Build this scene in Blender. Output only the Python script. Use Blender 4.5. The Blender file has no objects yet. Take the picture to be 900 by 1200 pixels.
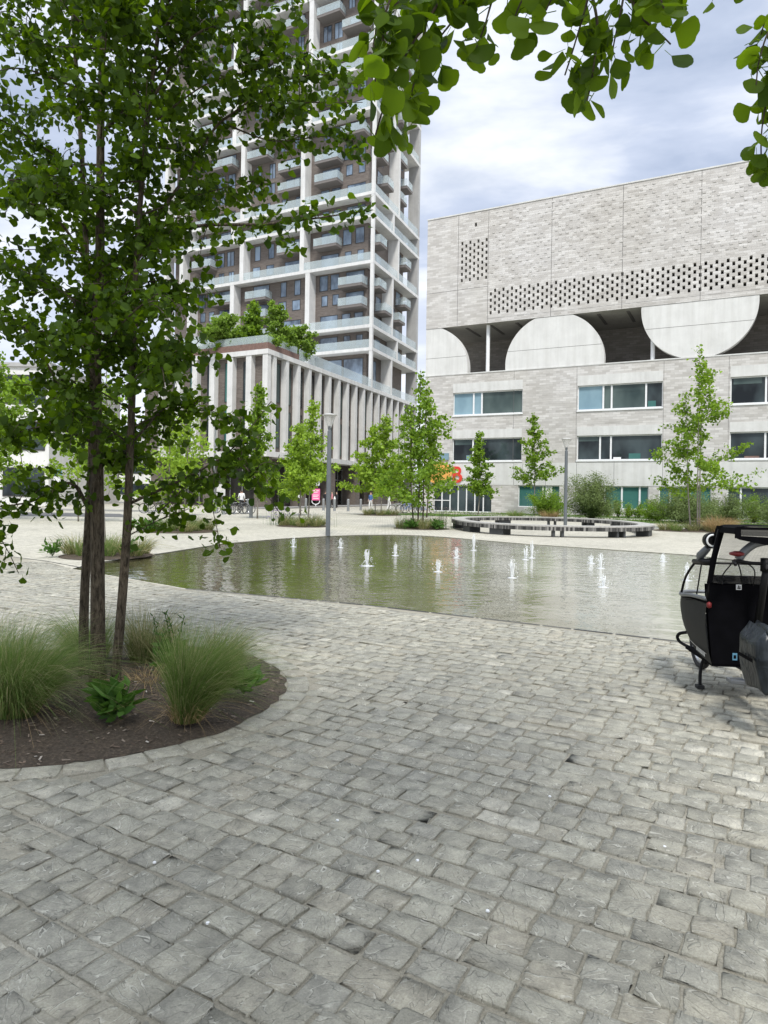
import bpy, bmesh, math, random
import numpy as np
from mathutils import Vector, Matrix

random.seed(7)
R = math.radians
scene = bpy.context.scene
COL = scene.collection
PI = math.pi

# ------------------------------------------------------------------ camera
EYE = 1.6
ROLL = .016
FOC = 800. / 1200.            # focal length over picture height
cam = bpy.data.cameras.new('camera')
cam.sensor_fit = 'VERTICAL'
cam.sensor_height = 36
cam.lens = 36 * FOC
cam.shift_y = -22 / 1200.
cam.clip_start = .05
cam.clip_end = 3000
co = bpy.data.objects.new('camera', cam)
COL.objects.link(co)
co.matrix_world = Matrix.Translation((0, 0, EYE)) @ Matrix.Rotation(R(90), 4, 'X') @ Matrix.Rotation(ROLL, 4, 'Z')
scene.camera = co


def at(px, py, Y):
    """world point that the photograph shows at (px, py), at distance Y"""
    dx, dy = px - 450, py - 578
    c, s = math.cos(ROLL), math.sin(ROLL)
    return Vector(((dx * c + dy * s) / 800 * Y, Y, EYE - (-dx * s + dy * c) / 800 * Y))


# ------------------------------------------------------------------ materials
def mat(name):
    m = bpy.data.materials.new(name)
    m.use_nodes = True
    nt = m.node_tree
    b = nt.nodes['Principled BSDF']
    return m, nt, b


def N(nt, typ, **kw):
    n = nt.nodes.new(typ)
    for k, v in kw.items():
        if k.startswith('i_'):
            n.inputs[k[2:].replace('_', ' ')].default_value = v
        else:
            setattr(n, k, v)
    return n


def ramp(nt, fac, stops):
    r = nt.nodes.new('ShaderNodeValToRGB')
    els = r.color_ramp.elements
    while len(els) < len(stops):
        els.new(.5)
    for e, (p, c) in zip(els, stops):
        e.position = p
        e.color = (*c, 1) if len(c) == 3 else c
    nt.links.new(fac, r.inputs['Fac'])
    return r.outputs['Color']


def mixc(nt, fac, a, b, mode='MIX'):
    m = nt.nodes.new('ShaderNodeMix')
    m.data_type = 'RGBA'
    m.blend_type = mode
    for sock, v in ((m.inputs[0], fac), (m.inputs[6], a), (m.inputs[7], b)):
        if hasattr(v, 'is_linked'):
            nt.links.new(v, sock)
        elif isinstance(v, (int, float)):
            sock.default_value = v
        else:
            sock.default_value = (*v, 1)
    return m.outputs[2]


def math_n(nt, op, a, b=0.):
    m = nt.nodes.new('ShaderNodeMath')
    m.operation = op
    for s, v in zip(m.inputs, (a, b)):
        if hasattr(v, 'is_linked'):
            nt.links.new(v, s)
        else:
            s.default_value = v
    return m.outputs[0]


def coords(nt):
    return nt.nodes.new('ShaderNodeTexCoord').outputs['Object']


def noise(nt, vec, scale, detail=4, rough=.55, dist=0):
    n = N(nt, 'ShaderNodeTexNoise')
    n.inputs['Scale'].default_value = scale
    n.inputs['Detail'].default_value = detail
    n.inputs['Roughness'].default_value = rough
    n.inputs['Distortion'].default_value = dist
    nt.links.new(vec, n.inputs['Vector'])
    return n.outputs['Fac']


def mapping(nt, vec, scale=(1, 1, 1), rot=(0, 0, 0), loc=(0, 0, 0)):
    m = nt.nodes.new('ShaderNodeMapping')
    m.inputs['Scale'].default_value = scale
    m.inputs['Rotation'].default_value = rot
    m.inputs['Location'].default_value = loc
    nt.links.new(vec, m.inputs['Vector'])
    return m.outputs[0]


def bump(nt, bsdf, h, strength=.5, dist=.01):
    b = nt.nodes.new('ShaderNodeBump')
    b.inputs['Strength'].default_value = strength
    b.inputs['Distance'].default_value = dist
    nt.links.new(h, b.inputs['Height'])
    nt.links.new(b.outputs[0], bsdf.inputs['Normal'])


def simple(name, col, rough=.6, metal=0., var=.12, scale=6., spec=.5, bumps=0.):
    m, nt, b = mat(name)
    v = coords(nt)
    n = noise(nt, v, scale, 5)
    lo = tuple(c * (1 - var) for c in col)
    hi = tuple(min(1, c * (1 + var)) for c in col)
    nt.links.new(ramp(nt, n, [(.3, lo), (.7, hi)]), b.inputs['Base Color'])
    b.inputs['Roughness'].default_value = rough
    b.inputs['Metallic'].default_value = metal
    b.inputs['Specular IOR Level'].default_value = spec
    if bumps:
        bump(nt, b, noise(nt, v, scale * 6, 5), bumps, .01)
    return m


def leaf_mat(name, dark, light, trans=.45, tcol=None):
    m, nt, b = mat(name)
    g = nt.nodes.new('ShaderNodeNewGeometry')
    v = coords(nt)
    n = noise(nt, v, .9, 2)
    f = math_n(nt, 'ADD', math_n(nt, 'MULTIPLY', g.outputs['Random Per Island'], .65), math_n(nt, 'MULTIPLY', n, .45))
    c = ramp(nt, f, [(.1, dark), (.75, light), (1, tuple(min(1, x * 1.35) for x in light))])
    nt.links.new(c, b.inputs['Base Color'])
    b.inputs['Roughness'].default_value = .55
    b.inputs['Specular IOR Level'].default_value = .2
    t = nt.nodes.new('ShaderNodeBsdfTranslucent')
    tc = mixc(nt, 1., c, tcol or (1.9, 1.7, .55), 'MULTIPLY')
    nt.links.new(tc, t.inputs['Color'])
    mx = nt.nodes.new('ShaderNodeMixShader')
    mx.inputs[0].default_value = trans
    nt.links.new(b.outputs[0], mx.inputs[1])
    nt.links.new(t.outputs[0], mx.inputs[2])
    nt.links.new(mx.outputs[0], nt.nodes['Material Output'].inputs['Surface'])
    return m


def island_mat(name, stops, rough=.6, trans=0.):
    m, nt, b = mat(name)
    g = nt.nodes.new('ShaderNodeNewGeometry')
    c = ramp(nt, g.outputs['Random Per Island'], stops)
    nt.links.new(c, b.inputs['Base Color'])
    b.inputs['Roughness'].default_value = rough
    b.inputs['Specular IOR Level'].default_value = .25
    if trans:
        t = nt.nodes.new('ShaderNodeBsdfTranslucent')
        nt.links.new(c, t.inputs['Color'])
        mx = nt.nodes.new('ShaderNodeMixShader')
        mx.inputs[0].default_value = trans
        nt.links.new(b.outputs[0], mx.inputs[1])
        nt.links.new(t.outputs[0], mx.inputs[2])
        nt.links.new(mx.outputs[0], nt.nodes['Material Output'].inputs['Surface'])
    return m


def glass_pane_mat(name, tint, alpha):
    """thin clear sheet: part see-through, part pale reflective"""
    m, nt, b = mat(name)
    b.inputs['Base Color'].default_value = (*tint, 1)
    b.inputs['Roughness'].default_value = .06
    b.inputs['Specular IOR Level'].default_value = .6
    b.inputs['Alpha'].default_value = alpha
    return m


def window_mat(name, dark, light, scale=.5, rough=.04, spec=.3):
    m, nt, b = mat(name)
    v = coords(nt)
    n = noise(nt, mapping(nt, v, (1, 1, .6)), scale, 3)
    nt.links.new(ramp(nt, n, [(.35, dark), (.65, light)]), b.inputs['Base Color'])
    b.inputs['Roughness'].default_value = rough
    b.inputs['Specular IOR Level'].default_value = spec
    return m


M = {}
STONE_ROT = -R(30.5)


def cobble_shader():
    m, nt, b = mat('cobble_stone')
    g = nt.nodes.new('ShaderNodeNewGeometry')
    rnd = g.outputs['Random Per Island']
    v = coords(nt)
    vr = nt.nodes.new('ShaderNodeVectorRotate')
    vr.rotation_type = 'Z_AXIS'
    nt.links.new(v, vr.inputs['Vector'])
    nt.links.new(math_n(nt, 'MULTIPLY', rnd, 37.), vr.inputs['Angle'])
    add = nt.nodes.new('ShaderNodeVectorMath')
    add.operation = 'ADD'
    nt.links.new(vr.outputs[0], add.inputs[0])
    cmb = nt.nodes.new('ShaderNodeCombineXYZ')
    nt.links.new(math_n(nt, 'MULTIPLY', rnd, 91.), cmb.inputs[0])
    nt.links.new(math_n(nt, 'MULTIPLY', rnd, 53.), cmb.inputs[2])
    nt.links.new(cmb.outputs[0], add.inputs[1])
    w = add.outputs[0]
    base = ramp(nt, rnd, [(0, (.272, .262, .222)), (.25, (.348, .335, .282)), (.5, (.308, .299, .26)), (.7, (.376, .363, .306)), (.95, (.34, .318, .262)), (1, (.48, .462, .40))])
    blot = noise(nt, w, 14, 5, .65)
    c1 = mixc(nt, .55, base, ramp(nt, blot, [(.3, (.42, .42, .41)), (.7, (1.4, 1.39, 1.33))]), 'MULTIPLY')
    # cleft layers: terraces with thin pale edges
    st = noise(nt, mapping(nt, w, (1, 2.4, 1)), 5., 2.6, .5, .35)
    tt = math_n(nt, 'MULTIPLY', st, 8.)
    fr = math_n(nt, 'FRACT', tt)
    fl = math_n(nt, 'FLOOR', tt)
    edge = ramp(nt, fr, [(0, (1, 1, 1)), (.05, (1, 1, 1)), (.2, (0, 0, 0)), (1, (0, 0, 0))])
    crack = ramp(nt, fr, [(0, (.5, .5, .5)), (.02, (1, 1, 1)), (.93, (1, 1, 1)), (.98, (.5, .5, .5))])
    brk = ramp(nt, noise(nt, w, 11, 3), [(.42, (0, 0, 0)), (.58, (1, 1, 1))])
    c2 = mixc(nt, math_n(nt, 'MULTIPLY', math_n(nt, 'MULTIPLY', edge, brk), .62), c1, (.64, .62, .54))
    c2 = mixc(nt, .8, c2, crack, 'MULTIPLY')
    fine = noise(nt, w, 130, 4, .75)
    c2 = mixc(nt, .6, c2, ramp(nt, fine, [(.3, (.62, .62, .61)), (.7, (1.38, 1.38, 1.36))]), 'MULTIPLY')
    big = noise(nt, v, .55, 4, .6)
    c3 = mixc(nt, .5, c2, ramp(nt, big, [(.3, (.78, .78, .77)), (.7, (1.2, 1.2, 1.18))]), 'MULTIPLY')
    nt.links.new(c3, b.inputs['Base Color'])
    nt.links.new(ramp(nt, blot, [(.3, (.55, .55, .55)), (.7, (.8, .8, .8))]), b.inputs['Roughness'])
    b.inputs['Specular IOR Level'].default_value = .35
    sm_ = ramp(nt, fr, [(0, (0, 0, 0)), (.10, (1, 1, 1)), (1, (1, 1, 1))])
    h = math_n(nt, 'ADD', math_n(nt, 'ADD', fl, sm_), math_n(nt, 'MULTIPLY', noise(nt, w, 70, 6, .75), 2.4))
    bump(nt, b, h, 1., .0034)
    return m


def grout_shader():
    m, nt, b = mat('joint_sand')
    v = coords(nt)
    n = noise(nt, v, 90, 5, .8)
    n2 = noise(nt, v, 1.1, 4, .6)
    c = mixc(nt, math_n(nt, 'MULTIPLY', ramp(nt, n2, [(.52, (0, 0, 0)), (.75, (1, 1, 1))]), .8), (.29, .272, .218), (.58, .55, .47))
    c = mixc(nt, .6, c, ramp(nt, n, [(.3, (.35, .34, .32)), (.7, (1.45, 1.43, 1.38))]), 'MULTIPLY')
    nt.links.new(c, b.inputs['Base Color'])
    b.inputs['Roughness'].default_value = .95
    bump(nt, b, n, 1., .008)
    return m


def plaza_shader():
    m, nt, b = mat('plaza_setts')
    v = coords(nt)
    vv = mapping(nt, v, (1, 1, 1), (0, 0, -STONE_ROT))
    br = N(nt, 'ShaderNodeTexBrick')
    br.inputs['Scale'].default_value = 1
    br.inputs['Brick Width'].default_value = .165
    br.inputs['Row Height'].default_value = .14
    br.inputs['Mortar Size'].default_value = .010
    br.inputs['Mortar Smooth'].default_value = .3
    br.inputs['Color1'].default_value = (.37, .355, .30, 1)
    br.inputs['Color2'].default_value = (.48, .46, .395, 1)
    br.inputs['Mortar'].default_value = (.27, .26, .22, 1)
    wob = N(nt, 'ShaderNodeTexNoise')
    wob.inputs['Scale'].default_value = 5
    nt.links.new(vv, wob.inputs['Vector'])
    va = nt.nodes.new('ShaderNodeVectorMath')
    va.operation = 'SCALE'
    va.inputs['Scale'].default_value = .035
    nt.links.new(wob.outputs['Color'], va.inputs[0])
    vb = nt.nodes.new('ShaderNodeVectorMath')
    vb.operation = 'ADD'
    nt.links.new(vv, vb.inputs[0])
    nt.links.new(va.outputs[0], vb.inputs[1])
    nt.links.new(vb.outputs[0], br.inputs['Vector'])
    n = noise(nt, v, .22, 5, .6)
    c = mixc(nt, .7, br.outputs['Color'], ramp(nt, n, [(.3, (.84, .83, .80)), (.7, (1.22, 1.2, 1.15))]), 'MULTIPLY')
    c = mixc(nt, .5, c, ramp(nt, noise(nt, v, 9, 4, .7), [(.3, (.7, .7, .7)), (.7, (1.25, 1.25, 1.25))]), 'MULTIPLY')
    nt.links.new(c, b.inputs['Base Color'])
    b.inputs['Roughness'].default_value = .8
    b.inputs['Specular IOR Level'].default_value = .3
    h = math_n(nt, 'SUBTRACT', math_n(nt, 'MULTIPLY', noise(nt, v, 14, 5, .7), .7), br.outputs['Fac'])
    bump(nt, b, h, .6, .012)
    return m


def water_shader():
    m, nt, b = mat('shallow_water')
    v = coords(nt)
    # reflections painted into the base colour: dark trees left, pale building right
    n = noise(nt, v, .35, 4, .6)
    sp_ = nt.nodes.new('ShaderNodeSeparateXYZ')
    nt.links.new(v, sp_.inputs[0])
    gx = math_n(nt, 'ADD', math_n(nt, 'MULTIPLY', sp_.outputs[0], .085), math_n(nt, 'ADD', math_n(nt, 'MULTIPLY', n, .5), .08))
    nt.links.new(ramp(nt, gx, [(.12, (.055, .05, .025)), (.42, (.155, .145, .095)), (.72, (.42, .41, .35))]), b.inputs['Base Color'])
    b.inputs['Roughness'].default_value = .03
    b.inputs['IOR'].default_value = 1.5
    b.inputs['Specular IOR Level'].default_value = .8
    r1 = noise(nt, mapping(nt, v, (.9, 1.1, 1), (0, 0, .25)), 2.7, 2, .45, .5)
    r2 = noise(nt, mapping(nt, v, (1, 1.2, 1), (0, 0, -.4)), 8., 2, .5, .3)
    amp = noise(nt, v, .28, 2)
    h = math_n(nt, 'ADD', r1, math_n(nt, 'MULTIPLY', r2, .3))
    h = math_n(nt, 'MULTIPLY', h, math_n(nt, 'ADD', .45, amp))
    bump(nt, b, h, .8, .019)
    return m


def brick_shader(name, c1, c2, mortar, w, h, ms=.012, var=.5, mapf=None, proud=0.):
    """object coordinates must be (u, v, z) of the wall: bricks run along x and z"""
    m, nt, b = mat(name)
    v = coords(nt)
    sep = nt.nodes.new('ShaderNodeSeparateXYZ')
    nt.links.new(v, sep.inputs[0])
    cmb = nt.nodes.new('ShaderNodeCombineXYZ')
    nt.links.new(math_n(nt, 'ADD', sep.outputs[0], sep.outputs[1]), cmb.inputs[0])
    nt.links.new(sep.outputs[2], cmb.inputs[1])
    br = N(nt, 'ShaderNodeTexBrick')
    br.inputs['Scale'].default_value = 1
    br.inputs['Brick Width'].default_value = w
    br.inputs['Row Height'].default_value = h
    br.inputs['Mortar Size'].default_value = ms
    br.inputs['Bias'].default_value = 0
    br.inputs['Color1'].default_value = (*c1, 1)
    br.inputs['Color2'].default_value = (*c2, 1)
    br.inputs['Mortar'].default_value = (*mortar, 1)
    nt.links.new(cmb.outputs[0], br.inputs['Vector'])
    n = noise(nt, mapping(nt, cmb.outputs[0], (.5, 2.2, 1)), 1.0, 6, .7)
    c = mixc(nt, var, br.outputs['Color'], ramp(nt, n, [(.3, (.74, .72, .70)), (.7, (1.25, 1.24, 1.22))]), 'MULTIPLY')
    big = noise(nt, cmb.outputs[0], .14, 4, .6)
    c = mixc(nt, .6, c, ramp(nt, big, [(.35, (.92, .90, .86)), (.65, (1.08, 1.08, 1.09))]), 'MULTIPLY')
    nt.links.new(c, b.inputs['Base Color'])
    b.inputs['Roughness'].default_value = .85
    b.inputs['Specular IOR Level'].default_value = .25
    bump(nt, b, math_n(nt, 'SUBTRACT', n, br.outputs['Fac']), .5, .03)
    return m


def concrete_shader(name, col, var=.1):
    m, nt, b = mat(name)
    v = coords(nt)
    n = noise(nt, v, .7, 7, .65)
    streak = noise(nt, mapping(nt, v, (2.5, 2.5, .18)), 1.0, 5, .6)
    c = ramp(nt, n, [(.3, tuple(x * (1 - var) for x in col)), (.7, tuple(x * (1 + var) for x in col))])
    c = mixc(nt, .45, c, ramp(nt, streak, [(.35, (.82, .81, .79)), (.6, (1.04, 1.04, 1.04))]), 'MULTIPLY')
    nt.links.new(c, b.inputs['Base Color'])
    b.inputs['Roughness'].default_value = .8
    b.inputs['Specular IOR Level'].default_value = .3
    bump(nt, b, n, .15, .02)
    return m


def bark_shader(name, dark, light):
    m, nt, b = mat(name)
    v = coords(nt)
    n = noise(nt, mapping(nt, v, (1, 1, .22)), 55, 6, .7, .6)
    n2 = noise(nt, v, 9, 4)
    c = ramp(nt, n, [(.35, dark), (.65, light)])
    c = mixc(nt, .5, c, ramp(nt, n2, [(.3, (.7, .7, .7)), (.7, (1.3, 1.25, 1.15))]), 'MULTIPLY')
    nt.links.new(c, b.inputs['Base Color'])
    b.inputs['Roughness'].default_value = .9
    b.inputs['Specular IOR Level'].default_value = .15
    bump(nt, b, n, .9, .012)
    return m


def soil_shader():
    m, nt, b = mat('bark_mulch_soil')
    v = coords(nt)
    n = noise(nt, v, 45, 6, .75)
    n2 = noise(nt, v, 5, 4)
    c = ramp(nt, n, [(.3, (.032, .024, .016)), (.55, (.095, .072, .050)), (.75, (.20, .155, .11))])
    c = mixc(nt, .5, c, ramp(nt, n2, [(.3, (.75, .75, .75)), (.7, (1.3, 1.25, 1.2))]), 'MULTIPLY')
    nt.links.new(c, b.inputs['Base Color'])
    b.inputs['Roughness'].default_value = .95
    bump(nt, b, n, 1., .03)
    return m


M['cobble'] = cobble_shader()
M['grout'] = grout_shader()
M['plaza'] = plaza_shader()
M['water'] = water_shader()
M['soil'] = soil_shader()
M['basin'] = simple('pool_basin', (.13, .13, .09), .8, var=.3)
M['slot'] = simple('slot_drain_steel', (.02, .02, .02), .6)
M['asphalt'] = simple('asphalt', (.10, .10, .10), .9, var=.2, scale=3)
M['pavement'] = simple('pavement_slabs', (.25, .245, .235), .85, var=.15, scale=1.5)
M['kerb'] = concrete_shader('kerb_stone', (.30, .30, .29))
M['lawn'] = simple('lawn_earth', (.06, .11, .025), .9, var=.5, scale=1.2)
M['wbrick'] = brick_shader('pale_stone_brick', (.435, .422, .402), (.59, .582, .566), (.455, .447, .43), .58, .185, .010, .5)
M['wconc'] = concrete_shader('pale_concrete', (.60, .60, .58))
M['wdisc'] = concrete_shader('disc_concrete', (.62, .62, .60), .08)
M['joint'] = simple('joint_shadow_gap', (.12, .115, .11), .9)
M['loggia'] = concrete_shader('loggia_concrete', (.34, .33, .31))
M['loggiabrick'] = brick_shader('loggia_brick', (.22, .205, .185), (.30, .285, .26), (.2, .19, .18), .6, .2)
M['shade_backing'] = simple('painted_shade_backing', (.015, .015, .015), .9)
M['white'] = simple('white_coated_metal', (.74, .75, .75), .45, var=.04)
M['wglass'] = window_mat('window_glass_dark', (.006, .009, .011), (.055, .075, .08), .45, .02)
M['wblue'] = window_mat('window_glass_pale', (.16, .26, .32), (.24, .36, .42))
M['wslate'] = window_mat('window_glass_slate', (.03, .05, .05), (.12, .16, .15), .35)
M['wteal'] = window_mat('window_glass_teal', (.035, .12, .11), (.06, .17, .15))
M['brick'] = brick_shader('brown_brick', (.125, .106, .094), (.19, .163, .145), (.16, .147, .137), .24, .075, .01, .5)
M['tconc'] = concrete_shader('tower_concrete', (.63, .63, .615))
M['tgrey'] = concrete_shader('tower_grey_concrete', (.38, .38, .37))
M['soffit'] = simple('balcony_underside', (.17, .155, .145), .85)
M['tglass'] = window_mat('tower_window_glass', (.05, .07, .10), (.26, .34, .44), .5, .03, .6)
M['frame'] = simple('dark_window_frame', (.035, .033, .032), .5)
M['rail'] = glass_pane_mat('balustrade_glass', (.56, .65, .66), .36)
M['shopglass'] = window_mat('shop_glass', (.012, .012, .013), (.05, .047, .042), .6)
M['corten'] = simple('rust_brown_planter', (.17, .105, .085), .8, var=.25)
M['lampgrey'] = simple('lamp_grey_paint', (.13, .145, .155), .5, .2, var=.08)
M['bollard'] = simple('bollard_grey', (.25, .26, .265), .5, .3)
M['lampglass'] = glass_pane_mat('lamp_glass', (.75, .75, .72), .45)
M['lampcap'] = simple('lamp_cap', (.55, .55, .53), .5)
M['benchtop'] = simple('bench_grey_timber', (.34, .33, .305), .8, var=.25, scale=9)
M['benchdark'] = simple('bench_dark_steel', (.045, .048, .05), .6)
M['slat'] = island_mat('bench_slats', [(0, (.025, .025, .024)), (.5, (.07, .069, .066)), (.8, (.17, .166, .155)), (1, (.32, .31, .29))], .8)
M['bark'] = bark_shader('ginkgo_bark', (.020, .016, .011), (.13, .108, .082))
M['barkpale'] = bark_shader('pale_bark', (.13, .12, .10), (.30, .28, .25))
M['leaf'] = leaf_mat('ginkgo_leaf', (.011, .030, .003), (.058, .110, .007), .5, (2.2, 2.0, .3))
M['leafspray'] = leaf_mat('ginkgo_spray_leaf', (.016, .042, .004), (.085, .15, .012), .55, (2.3, 2.1, .35))
M['leaflime'] = leaf_mat('lime_leaf', (.12, .21, .025), (.27, .40, .05), .42, (1.45, 1.4, .6))
M['leafmid'] = leaf_mat('mid_green_leaf', (.075, .15, .016), (.20, .32, .04), .45, (1.6, 1.5, .6))
M['leafolive'] = leaf_mat('olive_leaf', (.11, .18, .035), (.23, .34, .06), .42, (1.3, 1.4, .6))
M['leafgrey'] = leaf_mat('grey_green_leaf', (.09, .13, .05), (.20, .26, .10), .35, (1.3, 1.3, .7))
M['herb'] = leaf_mat('herb_leaf', (.035, .09, .018), (.085, .175, .035), .35, (1.5, 1.6, .5))
M['grassgreen'] = island_mat('feather_grass', [(0, (.10, .18, .035)), (.45, (.17, .27, .06)), (.80, (.26, .32, .11)), (.94, (.46, .42, .22)), (1, (.62, .53, .31))], .6, .45)
M['grasspale'] = island_mat('pale_feather_grass', [(0, (.10, .15, .04)), (.4, (.19, .22, .07)), (.75, (.36, .33, .15)), (1, (.55, .47, .28))], .6, .3)
M['grassstraw'] = island_mat('straw_grass', [(0, (.28, .20, .09)), (.5, (.42, .30, .15)), (1, (.50, .36, .20))], .7, .3)
M['lawnblade'] = island_mat('lawn_blades', [(0, (.06, .13, .02)), (.6, (.13, .24, .04)), (1, (.25, .31, .09))], .7, .3)
M['flower'] = island_mat('white_petals', [(0, (.7, .7, .66)), (1, (.85, .85, .8))], .6, .3)
M['lavender'] = island_mat('lavender_petals', [(0, (.20, .16, .30)), (1, (.34, .28, .44))], .7, .2)
M['purple'] = island_mat('dry_seed_heads', [(0, (.13, .10, .10)), (1, (.28, .2, .22))], .7, .2)
M['palewall'] = concrete_shader('pale_render', (.68, .68, .66))
M['black'] = simple('black_fabric', (.0025, .0025, .0035), .85, var=.3, scale=12, spec=.06)
M['blackplastic'] = simple('black_plastic', (.004, .004, .0045), .5, var=.2, spec=.2)
M['greypanel'] = simple('grey_box_panel', (.028, .028, .026), .65, var=.08, scale=20, spec=.15)
M['rubber'] = simple('tyre_rubber', (.02, .02, .02), .8)
M['alu'] = simple('aluminium', (.42, .43, .44), .35, .8)
M['steelgrey'] = simple('grey_tube', (.17, .18, .19), .45, .4)
M['tarp'] = None
M['clear'] = glass_pane_mat('clear_rain_film', (.35, .37, .37), .10)
M['tintfilm'] = glass_pane_mat('tinted_rain_film', (.02, .02, .02), .93)
M['smokefilm'] = glass_pane_mat('smoked_rain_film', (.05, .05, .05), .42)
M['red'] = simple('red_plastic', (.16, .008, .008), .5)
M['sticker'] = simple('white_sticker', (.75, .75, .75), .5)
M['bluesticker'] = simple('blue_sticker', (.10, .25, .36), .5)
M['letterred'] = simple('red_lettering', (.62, .045, .025), .5, var=.05)
M['orange'] = simple('orange_panel', (.70, .34, .08), .6, var=.06)
M['letterwhite'] = simple('white_lettering', (.85, .85, .84), .5, var=.02)
M['pink'] = simple('pink_poster', (.80, .16, .36), .5, var=.04)
M['spray'] = None


def spray_shader():
    m, nt, b = mat('white_water_spray')
    b.inputs['Base Color'].default_value = (.86, .88, .88, 1)
    b.inputs['Roughness'].default_value = .25
    b.inputs['Alpha'].default_value = .62
    return m


def tarp_shader():
    m, nt, b = mat('grey_tarpaulin')
    v = coords(nt)
    n = noise(nt, v, 6, 3, .5, .8)
    nt.links.new(ramp(nt, n, [(.4, (.006, .009, .012)), (.75, (.028, .036, .042))]), b.inputs['Base Color'])
    b.inputs['Roughness'].default_value = .36
    b.inputs['Specular IOR Level'].default_value = .35
    bump(nt, b, noise(nt, mapping(nt, v, (1, 1, .5)), 13, 3, .5, 1.4), .7, .02)
    return m


M['spray'] = spray_shader()
M['tarp'] = tarp_shader()


# ------------------------------------------------------------------ mesh helpers
def tag(o, label=None, cat=None, group=None, kind=None):
    if label:
        o['label'] = label
    if cat:
        o['category'] = cat
    if group:
        o['group'] = group
    if kind:
        o['kind'] = kind
    return o


def empty(name, loc=(0, 0, 0), rz=0., label=None, cat=None, group=None):
    o = bpy.data.objects.new(name, None)
    o.location = loc
    o.rotation_euler = (0, 0, rz)
    o.empty_display_size = .2
    COL.objects.link(o)
    return tag(o, label, cat, group)


class MB:
    def __init__(self, fmap=None):
        self.v = []
        self.f = []
        self.mi = []
        self.fmap = fmap

    def add(self, vs, fs, mi=0):
        o = len(self.v)
        self.v += [tuple(self.fmap(*p)) if self.fmap else tuple(p) for p in vs]
        self.f += [tuple(i + o for i in f) for f in fs]
        self.mi += [mi] * len(fs)
        return self

    def box(self, x0, x1, y0, y1, z0, z1, mi=0):
        vs = [(x0, y0, z0), (x1, y0, z0), (x1, y1, z0), (x0, y1, z0), (x0, y0, z1), (x1, y0, z1), (x1, y1, z1), (x0, y1, z1)]
        return self.add(vs, [(0, 3, 2, 1), (4, 5, 6, 7), (0, 1, 5, 4), (1, 2, 6, 5), (2, 3, 7, 6), (3, 0, 4, 7)], mi)

    def prism(self, poly, z0, z1, mi=0):
        n = len(poly)
        vs = [(x, y, z0) for x, y in poly] + [(x, y, z1) for x, y in poly]
        fs = [tuple(range(n))[::-1], tuple(range(n, 2 * n))] + [(i, (i + 1) % n, n + (i + 1) % n, n + i) for i in range(n)]
        return self.add(vs, fs, mi)

    def tube(self, pts, rad, n=8, cap=True, mi=0):
        pts = [Vector(p) for p in pts]
        if isinstance(rad, (int, float)):
            rad = [rad] * len(pts)
        vs, fs = [], []
        up = Vector((0, 0, 1))
        prev = None
        for i, p in enumerate(pts):
            d = (pts[min(i + 1, len(pts) - 1)] - pts[max(i - 1, 0)])
            if d.length < 1e-9:
                d = Vector((0, 0, 1))
            d.normalize()
            if prev is None:
                a = d.cross(up)
                if a.length < 1e-3:
                    a = d.cross(Vector((1, 0, 0)))
            else:
                a = prev - d * prev.dot(d)
                if a.length < 1e-4:
                    a = d.cross(up)
            a.normalize()
            prev = a
            b = d.cross(a)
            for k in range(n):
                t = 2 * PI * k / n
                vs.append(p + (a * math.cos(t) + b * math.sin(t)) * rad[i])
        for i in range(len(pts) - 1):
            for k in range(n):
                fs.append((i * n + k, i * n + (k + 1) % n, (i + 1) * n + (k + 1) % n, (i + 1) * n + k))
        if cap:
            fs.append(tuple(range(n))[::-1])
            fs.append(tuple(range((len(pts) - 1) * n, len(pts) * n)))
        return self.add(vs, fs, mi)

    def lathe(self, prof, n=16, c=(0, 0, 0), mi=0):
        return self.tube([(c[0], c[1], c[2] + z) for r, z in prof], [r for r, z in prof], n, True, mi)

    def ring(self, c, ax1, ax2, R0, r, n=32, k=8, mi=0):
        """torus around centre c in the plane of ax1, ax2"""
        c = Vector(c)
        a1 = Vector(ax1).normalized()
        a2 = Vector(ax2).normalized()
        a3 = a1.cross(a2)
        vs, fs = [], []
        for i in range(n):
            t = 2 * PI * i / n
            d = a1 * math.cos(t) + a2 * math.sin(t)
            for j in range(k):
                s = 2 * PI * j / k
                vs.append(c + d * (R0 + r * math.cos(s)) + a3 * (r * math.sin(s)))
        for i in range(n):
            for j in range(k):
                fs.append((i * k + j, ((i + 1) % n) * k + j, ((i + 1) % n) * k + (j + 1) % k, i * k + (j + 1) % k))
        return self.add(vs, fs, mi)

    def build(self, name, mats, parent=None, smooth=False, bevel=0.):
        me = bpy.data.meshes.new(name)
        vs = self.v
        if parent is not None:
            Mi = world_of(parent).inverted()
            if Mi != Matrix.Identity(4):
                vs = [Mi @ Vector(p) for p in vs]
        me.from_pydata(vs, [], self.f)
        if not isinstance(mats, (list, tuple)):
            mats = [mats]
        for m in mats:
            me.materials.append(m)
        if len(mats) > 1:
            me.polygons.foreach_set('material_index', self.mi)
        if smooth:
            me.polygons.foreach_set('use_smooth', [True] * len(me.polygons))
        me.update()
        o = bpy.data.objects.new(name, me)
        COL.objects.link(o)
        if parent is not None:
            o.parent = parent
        if bevel:
            bv = o.modifiers.new('soft_edges', 'BEVEL')
            bv.width = bevel
            bv.segments = 2
            bv.limit_method = 'ANGLE'
        return o


def world_of(o):
    m = o.matrix_basis.copy()
    while o.parent is not None:
        o = o.parent
        m = o.matrix_basis @ m
    return m


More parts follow.
